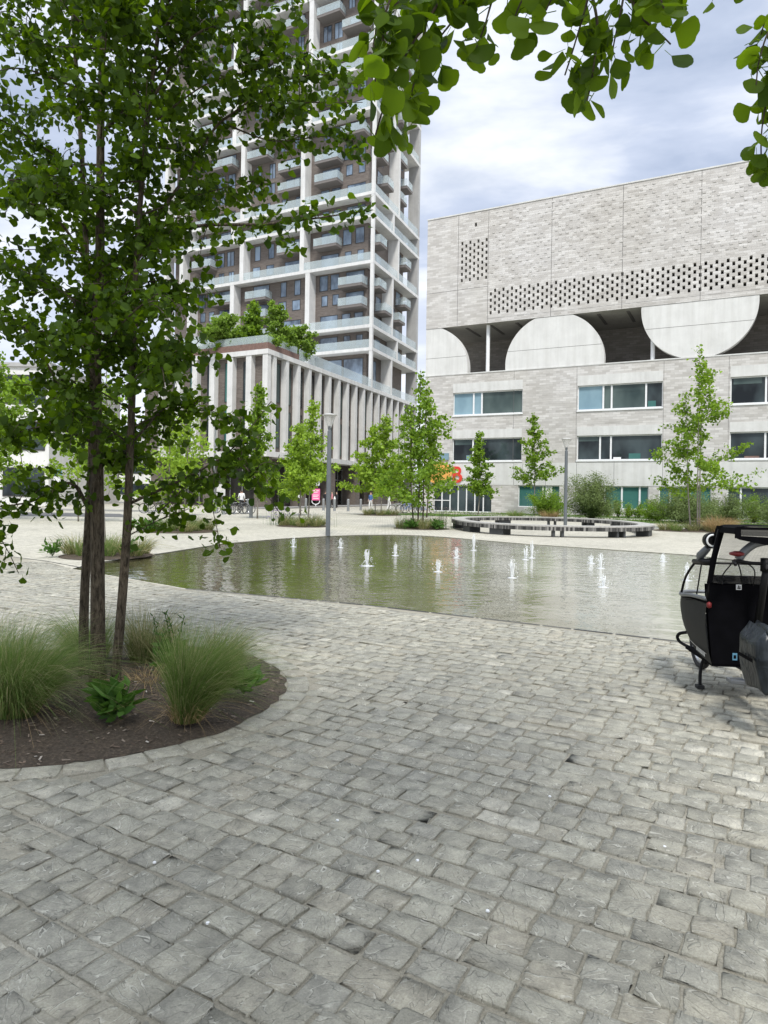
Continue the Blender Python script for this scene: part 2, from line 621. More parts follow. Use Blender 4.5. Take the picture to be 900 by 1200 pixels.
def np_mesh(name, verts, faces, k, material, parent=None, smooth=False, link=True):
    """verts (N,3) float, faces (F,k) int, all faces with k corners"""
    me = bpy.data.meshes.new(name)
    F = len(faces)
    if parent is not None:
        Mi = np.array(world_of(parent).inverted())
        verts = verts @ Mi[:3, :3].T + Mi[:3, 3]
    me.vertices.add(len(verts))
    me.vertices.foreach_set('co', verts.astype(np.float32).ravel())
    me.loops.add(F * k)
    me.loops.foreach_set('vertex_index', faces.astype(np.int32).ravel())
    me.polygons.add(F)
    me.polygons.foreach_set('loop_start', np.arange(0, F * k, k, dtype=np.int32))
    if smooth:
        me.polygons.foreach_set('use_smooth', np.ones(F, dtype=bool))
    me.update(calc_edges=True)
    me.validate()
    me.materials.append(material)
    o = bpy.data.objects.new(name, me)
    COL.objects.link(o)
    if parent is not None:
        o.parent = parent
    return o


def copy_tree(o, parent=None):
    c = o.copy()
    COL.objects.link(c)
    if parent is not None:
        c.parent = parent
    for ch in list(o.children):
        copy_tree(ch, c)
    return c


def text_part(name, s, size, loc, ex, up, material, parent, extr=.03, width=None):
    """raised letters: ex = reading direction, up = upward direction (world)"""
    cu = bpy.data.curves.new(name, 'FONT')
    cu.body = s
    cu.size = size
    cu.extrude = extr
    cu.align_x = 'CENTER'
    cu.align_y = 'CENTER'
    cu.offset = size * .018
    o = bpy.data.objects.new(name, cu)
    COL.objects.link(o)
    bpy.context.view_layer.update()
    ex = Vector(ex).normalized()
    up = Vector(up).normalized()
    n = ex.cross(up)
    sx = 1.
    if width:
        sx = width / max(o.dimensions.x, 1e-4)
    mw = Matrix(((ex.x * sx, up.x, n.x, loc[0]), (ex.y * sx, up.y, n.y, loc[1]), (ex.z * sx, up.z, n.z, loc[2]), (0, 0, 0, 1)))
    dg = bpy.context.evaluated_depsgraph_get()
    me = bpy.data.meshes.new_from_object(o.evaluated_get(dg))
    me.name = name
    bpy.data.objects.remove(o)
    bpy.data.curves.remove(cu)
    me.transform(world_of(parent).inverted() @ mw)
    me.materials.clear()
    me.materials.append(material)
    o = bpy.data.objects.new(name, me)
    COL.objects.link(o)
    o.parent = parent
    return o


# ------------------------------------------------------------------ world and sun
SUN_EL, SUN_AZ = R(56), R(174)     # azimuth measured from +Y towards +X; the light comes from behind the camera
world = bpy.data.worlds.new('World')
scene.world = world
world.use_nodes = True
nt = world.node_tree
bg = nt.nodes['Background']
sky = nt.nodes.new('ShaderNodeTexSky')
sky.sky_type = 'NISHITA'
sky.sun_disc = False
sky.sun_elevation = SUN_EL
sky.sun_rotation = SUN_AZ
sky.air_density = 1.2
sky.dust_density = 1.5
tc = nt.nodes.new('ShaderNodeTexCoord').outputs['Generated']
sp = nt.nodes.new('ShaderNodeSeparateXYZ')
nt.links.new(tc, sp.inputs[0])
zz = math_n(nt, 'MAXIMUM', sp.outputs[2], 0.)
den = math_n(nt, 'ADD', zz, .22)
cv = nt.nodes.new('ShaderNodeCombineXYZ')
nt.links.new(math_n(nt, 'DIVIDE', sp.outputs[0], den), cv.inputs[0])
nt.links.new(math_n(nt, 'DIVIDE', sp.outputs[1], den), cv.inputs[1])
cvec = mapping(nt, cv.outputs[0], (1, 1, 1), (0, 0, 0), (3.1, 1.7, 0))
cl = noise(nt, cvec, 1.5, 7, .58, .25)
cl2 = noise(nt, mapping(nt, cvec, (1.0, 1.7, 1), (0, 0, .5), (1.3, 8, 0)), 1.3, 6, .55, .3)
cover = ramp(nt, cl, [(.22, (.55, .55, .55)), (.48, (1, 1, 1))])
ccol = ramp(nt, cl2, [(.36, (3.5, 4.15, 5.5)), (.46, (4.7, 5.3, 6.6)), (.55, (6.6, 7.0, 7.8)), (.66, (8.8, 9.0, 9.3))])
# near the horizon the cloud deck is brightest white; overhead the overcast is brighter than low down
hor = ramp(nt, zz, [(0., (1, 1, 1)), (.34, (0, 0, 0))])
ccol = mixc(nt, math_n(nt, 'MULTIPLY', hor, .75), ccol, (8.6, 8.9, 9.6))
lift = ramp(nt, zz, [(.55, (1, 1, 1)), (1., (2.3, 2.3, 2.25))])
ccol = mixc(nt, 1., ccol, lift, 'MULTIPLY')
skyc = mixc(nt, cover, sky.outputs[0], ccol)
nt.links.new(skyc, bg.inputs['Color'])
bg.inputs['Strength'].default_value = .085

sl = bpy.data.lights.new('sun', 'SUN')
sl.energy = 2.3
sl.angle = R(11)
sl.color = (1, .965, .91)
so = bpy.data.objects.new('sun', sl)
COL.objects.link(so)
sd = Vector((math.sin(SUN_AZ) * math.cos(SUN_EL), math.cos(SUN_AZ) * math.cos(SUN_EL), math.sin(SUN_EL)))
so.rotation_euler = (-sd).to_track_quat('-Z', 'Y').to_euler()
so.location = sd * 200

scene.view_settings.view_transform = 'Standard'
scene.view_settings.look = 'None'
scene.view_settings.gamma = 1
scene.view_settings.exposure = .72
scene.cycles.max_bounces = 6
scene.cycles.transparent_max_bounces = 12
scene.cycles.use_denoising = True
scene.cycles.caustics_reflective = False
scene.cycles.caustics_refractive = False


# ------------------------------------------------------------------ ground
POOL = [(-6.2, 13.6), (-5.8, 13.25), (-3.16, 11.07), (-.22, 9.75), (1.3, 8.85), (3.35, 7.6), (6.0, 5.9), (7.6, 5.6), (9.6, 12.), (9.4, 17.5),
        (8.67, 19.32), (6.38, 21.27), (4.65, 22.7), (2.27, 25.66), (1.4, 26.3), (.32, 26.5), (-.8, 26.1), (-2.01, 25.08), (-3.47, 23.31), (-4.88, 20.63), (-5.6, 17.26), (-6.2, 14.9)]


def flat(name, poly, z, material, kind='structure'):
    m = MB()
    m.add([(x, y, z) for x, y in poly], [tuple(range(len(poly)))])
    o = m.build(name, material)
    tag(o, kind=kind)
    return o


def sheet_with_hole(name, outer, hole, z, material):
    bm = bmesh.new()
    es = []
    for loop in (outer, hole):
        vs = [bm.verts.new((x, y, z)) for x, y in loop]
        es += [bm.edges.new((vs[i], vs[(i + 1) % len(vs)])) for i in range(len(vs))]
    bmesh.ops.triangle_fill(bm, use_beauty=True, use_dissolve=False, edges=es)
    for f in bm.faces:
        if f.normal.z < 0:
            f.normal_flip()
    me = bpy.data.meshes.new(name)
    bm.to_mesh(me)
    bm.free()
    me.materials.append(material)
    o = bpy.data.objects.new(name, me)
    COL.objects.link(o)
    return tag(o, kind='structure')


sheet_with_hole('plaza_ground', [(-700, -60), (700, -60), (700, 1500), (-700, 1500)], POOL, 0., M['plaza'])
b_ = MB()
b_.prism(POOL, -.16, -.10)
n_ = len(POOL)
for i in range(n_):
    p, q = POOL[i], POOL[(i + 1) % n_]
    b_.add([(*p, -.10), (*q, -.10), (*q, -.001), (*p, -.001)], [(0, 1, 2, 3)])
tag(b_.build('pool_basin', M['basin']), kind='structure')


def clipped(poly, z):
    return [(x, y, z) for x, y in poly]


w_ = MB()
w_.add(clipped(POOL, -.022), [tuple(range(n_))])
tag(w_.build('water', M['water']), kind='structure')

# the slot drain along the near edge of the pool and on to the left
d_ = MB()
near = [(-9.5, 16.4), (-7.3, 14.85), (-5.9, 13.62)]
for (a, c) in zip(near[:-1], near[1:]):
    a, c = Vector((*a, 0)), Vector((*c, 0))
    t = (c - a).normalized()
    nn = Vector((t.y, -t.x, 0)) * .02
    d_.add([(*(a - nn).xy, .004), (*(c - nn).xy, .004), (*(c + nn).xy, .004), (*(a + nn).xy, .004)], [(0, 1, 2, 3)])
edge = [(-3.16, 11.07), (-.22, 9.75), (1.3, 8.85), (3.35, 7.6), (6.0, 5.9)]
for (a, c) in zip(edge[:-1], edge[1:]):
    a, c = Vector((*a, 0)), Vector((*c, 0))
    L = (c - a).length
    t = (c - a).normalized()
    nn = Vector((t.y, -t.x, 0))
    s = 0.
    while s < L - .05:
        e = min(s + random.uniform(.3, .9), L)
        p, q = a + t * s + nn * .03, a + t * (e - .03) + nn * .03
        w0, w1 = nn * .0, nn * (.035 + .02 * random.random())
        d_.add([(*(p - w0).xy, .0105), (*(q - w0).xy, .0105), (*(q + w1).xy, .0105), (*(p + w1).xy, .0105)], [(0, 3, 2, 1)])
        s = e
tag(d_.build('slot_drain', M['slot']), kind='structure')

# road and pavements
flat('road', [(-120, 38.5), (-14, 38.5), (-17, 44), (-120, 47)], .004, M['asphalt'])
k_ = MB()
k_.box(-120, -16, 48.5, 48.8, 0, .13)
tag(k_.build('kerb', M['kerb']), kind='structure')

# near setts, every stone modelled
BEDC, BEDR = Vector((-2.35, 5.42)), 1.58


def near_line(x):
    pts = [(-14, 19.6), (-9.5, 16.35), (-7.3, 14.8), (-5.8, 13.2), (-3.16, 11.0), (-.22, 9.68), (1.3, 8.78), (3.35, 7.53), (6.0, 5.83), (12, 2.)]
    for (x0, y0), (x1, y1) in zip(pts[:-1], pts[1:]):
        if x0 <= x <= x1:
            return y0 + (y1 - y0) * (x - x0) / (x1 - x0)
    return 0


def setts():
    rng = np.random.default_rng(3)
    ex = np.array([math.cos(STONE_ROT), math.sin(STONE_ROT)])
    ey = np.array([-ex[1], ex[0]])
    cells = []
    rh = .138
    for j in range(-70, 190):
        y = j * rh + .012 * math.sin(j * 1.7)
        x = -14 + rng.uniform(0, .17)
        while x < 14:
            w = rng.choice([.125, .145, .155, .165, .18, .2], p=[.12, .22, .26, .2, .14, .06]) + rng.normal(0, .006)
            cx = x + w / 2
            wob = .035 * math.sin(cx * .9 + j * .05)
            P = ex * cx + ey * (y + wob + rng.normal(0, .0035))
            x += w
            X, Y = P
            if Y < .5 or abs(X) > .62 * Y + 1.5:
                continue
            if Y > near_line(X) - .16:
                continue
            if (Vector(P) - BEDC).length < BEDR + .235:
                continue
            cells.append((X, Y, w - .008 - abs(rng.normal(0, .005)), rh - .003 - abs(rng.normal(0, .006)), STONE_ROT + rng.normal(0, .02)))
    # ring of longer setts round the bed
    nring = 46
    for i in range(nring):
        t = 2 * PI * (i + .5) / nring
        rr = BEDR + .10
        cells.append((BEDC.x + rr * math.cos(t), BEDC.y + rr * math.sin(t), 2 * PI * rr / nring - .014, .165 + rng.normal(0, .008), t + PI / 2 + rng.normal(0, .02)))
    C = np.array(cells)
    n = len(C)
    t5 = np.array([-.5, -.468, 0, .468, .5])
    gx, gy = np.meshgrid(t5, t5, indexing='xy')
    gx = gx.ravel()
    gy = gy.ravel()
    ring = [0, 1, 2, 3, 4, 9, 14, 19, 24, 23, 22, 21, 20, 15, 10, 5]
    edge = np.zeros(25, bool)
    edge[ring] = True
    corner = np.zeros(25, bool)
    corner[[0, 4, 20, 24]] = True
    lx = np.repeat(gx[None], n, 0) * C[:, 2:3]
    ly = np.repeat(gy[None], n, 0) * C[:, 3:4]
    # irregular outline
    jit = np.where(edge, .0038, .003)
    lx = lx + rng.normal(0, 1, (n, 25)) * jit
    ly = ly + rng.normal(0, 1, (n, 25)) * jit
    cut = np.abs(rng.normal(0, .045, (n, 25))) * corner[None] + .012 * corner[None]
    lx = lx * (1 - cut)
    ly = ly * (1 - cut)
    tilt = rng.normal(0, .014, (n, 2))
    zc = .014 + rng.normal(0, .0028, (n, 1)) + lx * tilt[:, :1] + ly * tilt[:, 1:]
    zc = zc + rng.normal(0, .0011, (n, 25))
    zc = zc - np.where(edge, .004, 0)[None] - np.where(corner, .001, 0)[None]
    zc = np.maximum(zc, .0085 + rng.uniform(0, .0014, (n, 25)))
    sx = lx[:, ring] * 1.015
    sy = ly[:, ring] * 1.015
    sz = np.full((n, 16), -.004)
    lx = np.concatenate([lx, sx], 1)
    ly = np.concatenate([ly, sy], 1)
    z = np.concatenate([zc, sz], 1)
    ca, sa = np.cos(C[:, 4:5]), np.sin(C[:, 4:5])
    X = C[:, 0:1] + lx * ca - ly * sa
    Y = C[:, 1:2] + lx * sa + ly * ca
    V = np.stack([X, Y, z], -1).reshape(-1, 3)
    f = []
    for r in range(4):
        for c in range(4):
            a = r * 5 + c
            f.append((a, a + 1, a + 6, a + 5))
    for i in range(16):
        f.append((ring[(i + 1) % 16], ring[i], 25 + i, 25 + (i + 1) % 16))
    f = np.array(f)
    Fs = (f[None] + (np.arange(n) * 41)[:, None, None]).reshape(-1, 4)
    o = np_mesh('cobblestone_paving', V, Fs, 4, M['cobble'])
    tag(o, kind='structure')
    print('setts', n)


setts()
JB = [(-10.5, .2), (10.5, .2)] + [(x, max(near_line(x) - .03, .2)) for x in (10.4, 8, 6, 3.35, 1.3, -.22, -3.16, -5.8, -7.3, -9.5, -10.5)]
flat('joint_sand', JB, .0065, M['grout'])


def soil_bed(c, rx, ry, h=.05, n=90):
    m = MB()
    rings = 6
    vs = [(c[0], c[1], .008 + h)]
    for r in range(1, rings + 1):
        for k in range(n):
            t = 2 * PI * k / n
            q = r / rings * (random.uniform(.985, 1.02) if r == rings else 1)
            vs.append((c[0] + rx * q * math.cos(t), c[1] + ry * q * math.sin(t), .008 + h * (1 - q ** 3) + (random.uniform(-.018, .018) if r < rings else random.uniform(0, .006))))
    fs = [(0, 1 + k, 1 + (k + 1) % n) for k in range(n)]
    for r in range(rings - 1):
        for k in range(n):
            a = 1 + r * n
            fs.append((a + k, a + n + k, a + n + (k + 1) % n, a + (k + 1) % n))
    m.add(vs, fs)
    return tag(m.build('soil', M['soil'], smooth=True), kind='structure')


soil_bed(BEDC, BEDR, BEDR, .06)

# ------------------------------------------------------------------ foliage machinery
FAN = np.array([(0, 0, 0), (-.55, .50, .10), (-.47, .76, .05), (-.24, .93, .01), (0, .93, -.03), (.24, .95, .01), (.47, .76, .05), (.55, .50, .10)])
FANF = [(0, 3, 2, 1), (0, 5, 4, 3), (0, 7, 6, 5)]
BIGFAN = np.array([(0, 0, 0), (-.54, .43, .12), (-.59, .56, .10), (-.52, .74, .06), (-.36, .88, .02), (-.18, .95, 0), (0, .93, -.03), (.18, .96, 0), (.36, .89, .02), (.53, .73, .06), (.60, .54, .10), (.53, .42, .12)])
BIGF = [(0, 3, 2, 1), (0, 5, 4, 3), (0, 7, 6, 5), (0, 9, 8, 7), (0, 11, 10, 9)]
OVAL = np.array([(0, 0, 0), (-.20, .35, .06), (-.15, .72, .04), (0, 1., 0), (0, 1., 0), (.15, .72, .04), (.20, .35, .06)])
QUAD = np.array([(0, 0, 0), (-.42, .45, .06), (-.25, .9, 0), (0, .8, 0)])


def leaves(name, P, size, material, rng, parent=None, droop=.6, shape=FAN, outward=None, petiole=0.):
    """P (n,3) attachment points"""
    n = len(P)
    s = size * rng.uniform(.5, 1.25, (n, 1))
    d = rng.normal(0, 1, (n, 3))
    if outward is not None:
        d += outward * .8
    d[:, 2] = d[:, 2] * .6 - droop * 1.2
    d /= np.linalg.norm(d, axis=1, keepdims=True)
    r = rng.normal(0, 1, (n, 3))
    a = np.cross(d, r)
    a /= np.linalg.norm(a, axis=1, keepdims=True)
    c = np.cross(a, d)
    P0 = P
    if petiole:
        pet = d * (petiole * rng.uniform(.6, 1.2, (n, 1)))
        P = P + pet
    k = len(shape)
    loc = shape[None] * s[:, :, None]
    bend = rng.uniform(-.6, .9, (n, 1)) * s
    V = P[:, None] + a[:, None] * loc[:, :, 0:1] + d[:, None] * loc[:, :, 1:2] + c[:, None] * (loc[:, :, 2:3] + (bend[:, :, None] * (shape[None, :, 1:2] ** 2) * .5))
    if k == 12:
        f = np.array(BIGF)
    elif k == 8:
        f = np.array(FANF)
    elif k == 7:
        f = np.array([(0, 3, 2, 1), (0, 6, 5, 4)])
    else:
        f = np.array([(0, 1, 2, 3)])
    if petiole:
        t = .0012
        pv = np.stack([P0 - a * t, P0 + a * t, P + a * t, P - a * t], 1)
        V = np.concatenate([V, pv], 1)
        f = np.concatenate([f, np.array([(k, k + 1, k + 2, k + 3)])])
        k += 4
    F = (f[None] + (np.arange(n) * k)[:, None, None]).reshape(-1, 4)
    return np_mesh(name, V.reshape(-1, 3), F, 4, material, parent)


def spline(pts, m=8):
    """smooth points through a polyline (Catmull-Rom)"""
    P = [Vector(p) for p in pts]
    if len(P) < 3:
        return [P[0].lerp(P[-1], i / m) for i in range(m + 1)]
    Q = [P[0] * 2 - P[1]] + P + [P[-1] * 2 - P[-2]]
    out = []
    for i in range(1, len(Q) - 2):
        for k in range(m):
            t = k / m
            p0, p1, p2, p3 = Q[i - 1:i + 3]
            out.append(.5 * ((2 * p1) + (p2 - p0) * t + (2 * p0 - 5 * p1 + 4 * p2 - p3) * t * t + (3 * p1 - p0 - 3 * p2 + p3) * t ** 3))
    out.append(P[-1])
    return out


def spurs(path, rng, step, spread, per, skip=0.):
    """attachment points in clusters along a branch"""
    out = []
    acc = 0.
    total = sum((b - a).length for a, b in zip(path[:-1], path[1:]))
    run = 0.
    for a, b in zip(path[:-1], path[1:]):
        L = (b - a).length
        x = 0.
        while acc + x < L:
            p = a.lerp(b, min(1, (acc + x) / max(L, 1e-6)))
            fr = (run + acc + x) / max(total, 1e-6)
            if fr >= skip:
                c = np.array(p) + rng.normal(0, spread * .5, 3)
                out.append(c + rng.normal(0, spread, (rng.integers(per[0], per[1] + 1), 3)) * np.array([1, 1, .75]))
            x += step * rng.uniform(.6, 1.4)
        acc = max(0., acc + x - L)
        run += L
    return np.concatenate(out) if out else np.zeros((0, 3))


def young_tree(loc, h, rad, leafmat, label, group=None, stems=1, seed=0, low=.22, leafsize=.11, dens=1., bark='barkpale', shape='cone', lean=0., cat='tree', name='young_ginkgo_tree', r0=.05):
    rng = np.random.default_rng(seed)
    root = empty(name, loc, 0, label, cat, group)
    L = Vector(loc)
    anchors = []
    bm_ = MB()
    for s in range(stems):
        t = MB()
        a = 2 * PI * s / max(stems, 1) + seed
        off = Vector((math.cos(a), math.sin(a), 0)) * (.24 if stems > 1 else 0)
        hh = h * (1 if s == 0 else rng.uniform(.75, .95))
        top = off * (1.6 if stems > 1 else 1) + Vector((rng.normal(0, .05 * h / 5) + lean * h, rng.normal(0, .05 * h / 5), hh))
        pts = spline([L + off, L + off.lerp(top, .35) + Vector((rng.normal(0, .05), 0, 0)), L + off.lerp(top, .7), L + top], 6)
        nP = len(pts)
        rr = r0 if stems == 1 else r0 * .8
        t.tube(pts, [rr * (1 - .86 * (i / (nP - 1))) for i in range(nP)], 8)
        t.build('trunk', M[bark], root, smooth=True)
        nb = int((26 if stems == 1 else 15) * (.6 + .4 * dens))
        for i in range(nb):
            f = low + (1 - low) * (i + rng.uniform(0, .8)) / nb
            if shape == 'cone':
                bl = rad * (1.05 - .95 * ((f - low) / (1 - low))) * rng.uniform(.55, 1.15)
            elif shape == 'oval':
                q = (f - low) / (1 - low)
                bl = rad * (math.sin(PI * min(1, q * .85 + .12))) * rng.uniform(.6, 1.1)
            bl = max(bl, .25)
            az = i * 2.4 + seed + rng.uniform(-.5, .5)
            p0 = pts[min(nP - 1, int(f * (nP - 1)))]
            if stems > 1 and rng.random() < .75:
                az = math.atan2(off.y, off.x) + rng.uniform(-1.7, 1.7)
            up = rng.uniform(.05, .5)
            d = Vector((math.cos(az), math.sin(az), up))
            mid = p0 + d * bl * .55 + Vector((0, 0, rng.uniform(-.05, .12) * bl))
            end = p0 + Vector((math.cos(az + rng.normal(0, .2)), math.sin(az + rng.normal(0, .2)), up * 1.1 + rng.normal(0, .1))) * bl
            path = spline([p0, mid, end], 4)
            bm_.tube(path, [max(.004, rr * .35 * (1 - .8 * k / (len(path) - 1))) for k in range(len(path))], 5)
            anchors.append(spurs(path, rng, .16 / dens, .085 + .02 * rad, (4, 8), .12))
            for q in range(2):
                b0 = path[rng.integers(2, len(path) - 1)]
                e2 = b0 + Vector(rng.normal(0, 1, 3)).normalized() * bl * .35
                anchors.append(spurs([b0, e2], rng, .16 / dens, .07, (4, 7), .2))
        anchors.append(spurs(pts, rng, .2 / dens, .08, (4, 7), max(low, .35)))
    bm_.build('branch', M[bark], root, smooth=True)
    P = np.concatenate(anchors)
    leaves('crown', P, leafsize, leafmat, rng, root, droop=.35)
    return root


def blades(n, length, rad, lean, rng, width=.003, curve=1., segs=6, spread=.35):
    """arching grass blades from the origin: verts, faces"""
    a = rng.uniform(0, 2 * PI, n)
    r = rad * np.sqrt(rng.uniform(0, 1, n))
    base = np.stack([r * np.cos(a), r * np.sin(a), np.zeros(n)], 1)
    out = np.stack([np.cos(a), np.sin(a)], 1) * (spread * (.3 + r / rad))[:, None] + rng.normal(0, spread * .45, (n, 2))
    out += np.array(lean)[None] * rng.uniform(.6, 1.3, (n, 1))
    wild = rng.random((n, 1)) ** 4
    out = out * (1 + .8 * wild)
    L = length * rng.uniform(.5, 1.12, (n, 1)) * (1 - .25 * wild)
    ts = np.linspace(0, 1, segs + 1)
    dirh = out
    g = curve * rng.uniform(.6, 1.4, (n, 1))
    pts = []
    for t in ts:
        hx = dirh * L * (t * .55 + .55 * g * t ** 2.2)
        hz = L[:, 0] * (t - .33 * g[:, 0] * t ** 2.6 * (.5 + np.linalg.norm(dirh, axis=1)))
        pts.append(np.concatenate([base[:, :2] + hx, hz[:, None]], 1))
    pts = np.stack(pts, 1)
    side = rng.normal(0, 1, (n, 3))
    side[:, 2] *= .2
    side /= np.linalg.norm(side, axis=1, keepdims=True)
    w = width * (1 - .75 * ts ** 1.5)[None, :, None]
    A = pts + side[:, None] * w
    B = pts - side[:, None] * w
    V = np.stack([A, B], 2).reshape(n, -1, 3)
    k = 2 * (segs + 1)
    f = np.array([(2 * i, 2 * i + 1, 2 * i + 3, 2 * i + 2) for i in range(segs)])
    F = (f[None] + (np.arange(n) * k)[:, None, None]).reshape(-1, 4)
    return V.reshape(-1, 3), F


def tuft(loc, n, length, rad, lean, seed, material, label, group, width=.003, curve=1., spread=.35, name='feather_grass_tuft', cat='ornamental grass', segs=6):
    rng = np.random.default_rng(seed)
    V, F = blades(n, length, rad, lean, rng, width, curve, segs, spread)
    o = np_mesh(name, V, F, 4, material)
    o.location = loc
    return tag(o, label, cat, group)


def herb(loc, n, size, seed, label, group=None, name='leafy_plant', material=None, up=.5, leaflen=.16):
    """rosette of broad leaves on short stems"""
    rng = np.random.default_rng(seed)
    root = empty(name, loc, 0, label, 'plant', group)
    st = MB()
    P, O = [], []
    for i in range(n):
        a = rng.uniform(0, 2 * PI)
        d = Vector((math.cos(a), math.sin(a), 0)) * size * rng.uniform(.2, 1)
        e = Vector(loc) + d + Vector((0, 0, size * up * rng.uniform(.5, 1.4)))
        st.tube(spline([Vector(loc), Vector(loc).lerp(e, .5) + Vector((0, 0, .03)), e], 3), .003, 4)
        for q in range(3):
            P.append(np.array(Vector(loc).lerp(e, .55 + .22 * q)))
            O.append((d.x, d.y, .3))
    st.build('stem', M['herb'], root)
    O = np.array(O)
    O /= np.linalg.norm(O, axis=1, keepdims=True)
    leaves('foliage', np.array(P), leaflen, material or M['herb'], rng, root, droop=.1, shape=OVAL, outward=O * 2.2)
    return root


def shrub(loc, rx, h, seed, material, label, group=None, n=1500, leafsize=.09, name='shrub', cat='shrub', spiky=.3):
    rng = np.random.default_rng(seed)
    root = empty(name, loc, 0, label, cat, group)
    st = MB()
    A = []
    L = Vector(loc)
    ns = max(6, n // 70)
    for i in range(ns):
        a = rng.uniform(0, 2 * PI)
        el = rng.uniform(.25, 1.45)
        tip = L + Vector((math.cos(a) * math.cos(el) * rx, math.sin(a) * math.cos(el) * rx, math.sin(el) * h)) * rng.uniform(.75, 1 + spiky * .6)
        mid = L.lerp(tip, .5) + Vector((0, 0, h * .08))
        path = spline([L + Vector((math.cos(a) * .05, math.sin(a) * .05, 0)), mid, tip], 4)
        st.tube(path, [.012 * (1 - .7 * k / (len(path) - 1)) for k in range(len(path))], 4)
        A.append(spurs(path, rng, max(.03, (rx + h) * 35 / n), .05 + .05 * rx, (4, 6), .25))
    st.build('stem', M['bark'], root)
    leaves('foliage', np.concatenate(A), leafsize, material, rng, root, droop=.0, shape=OVAL)
    return root


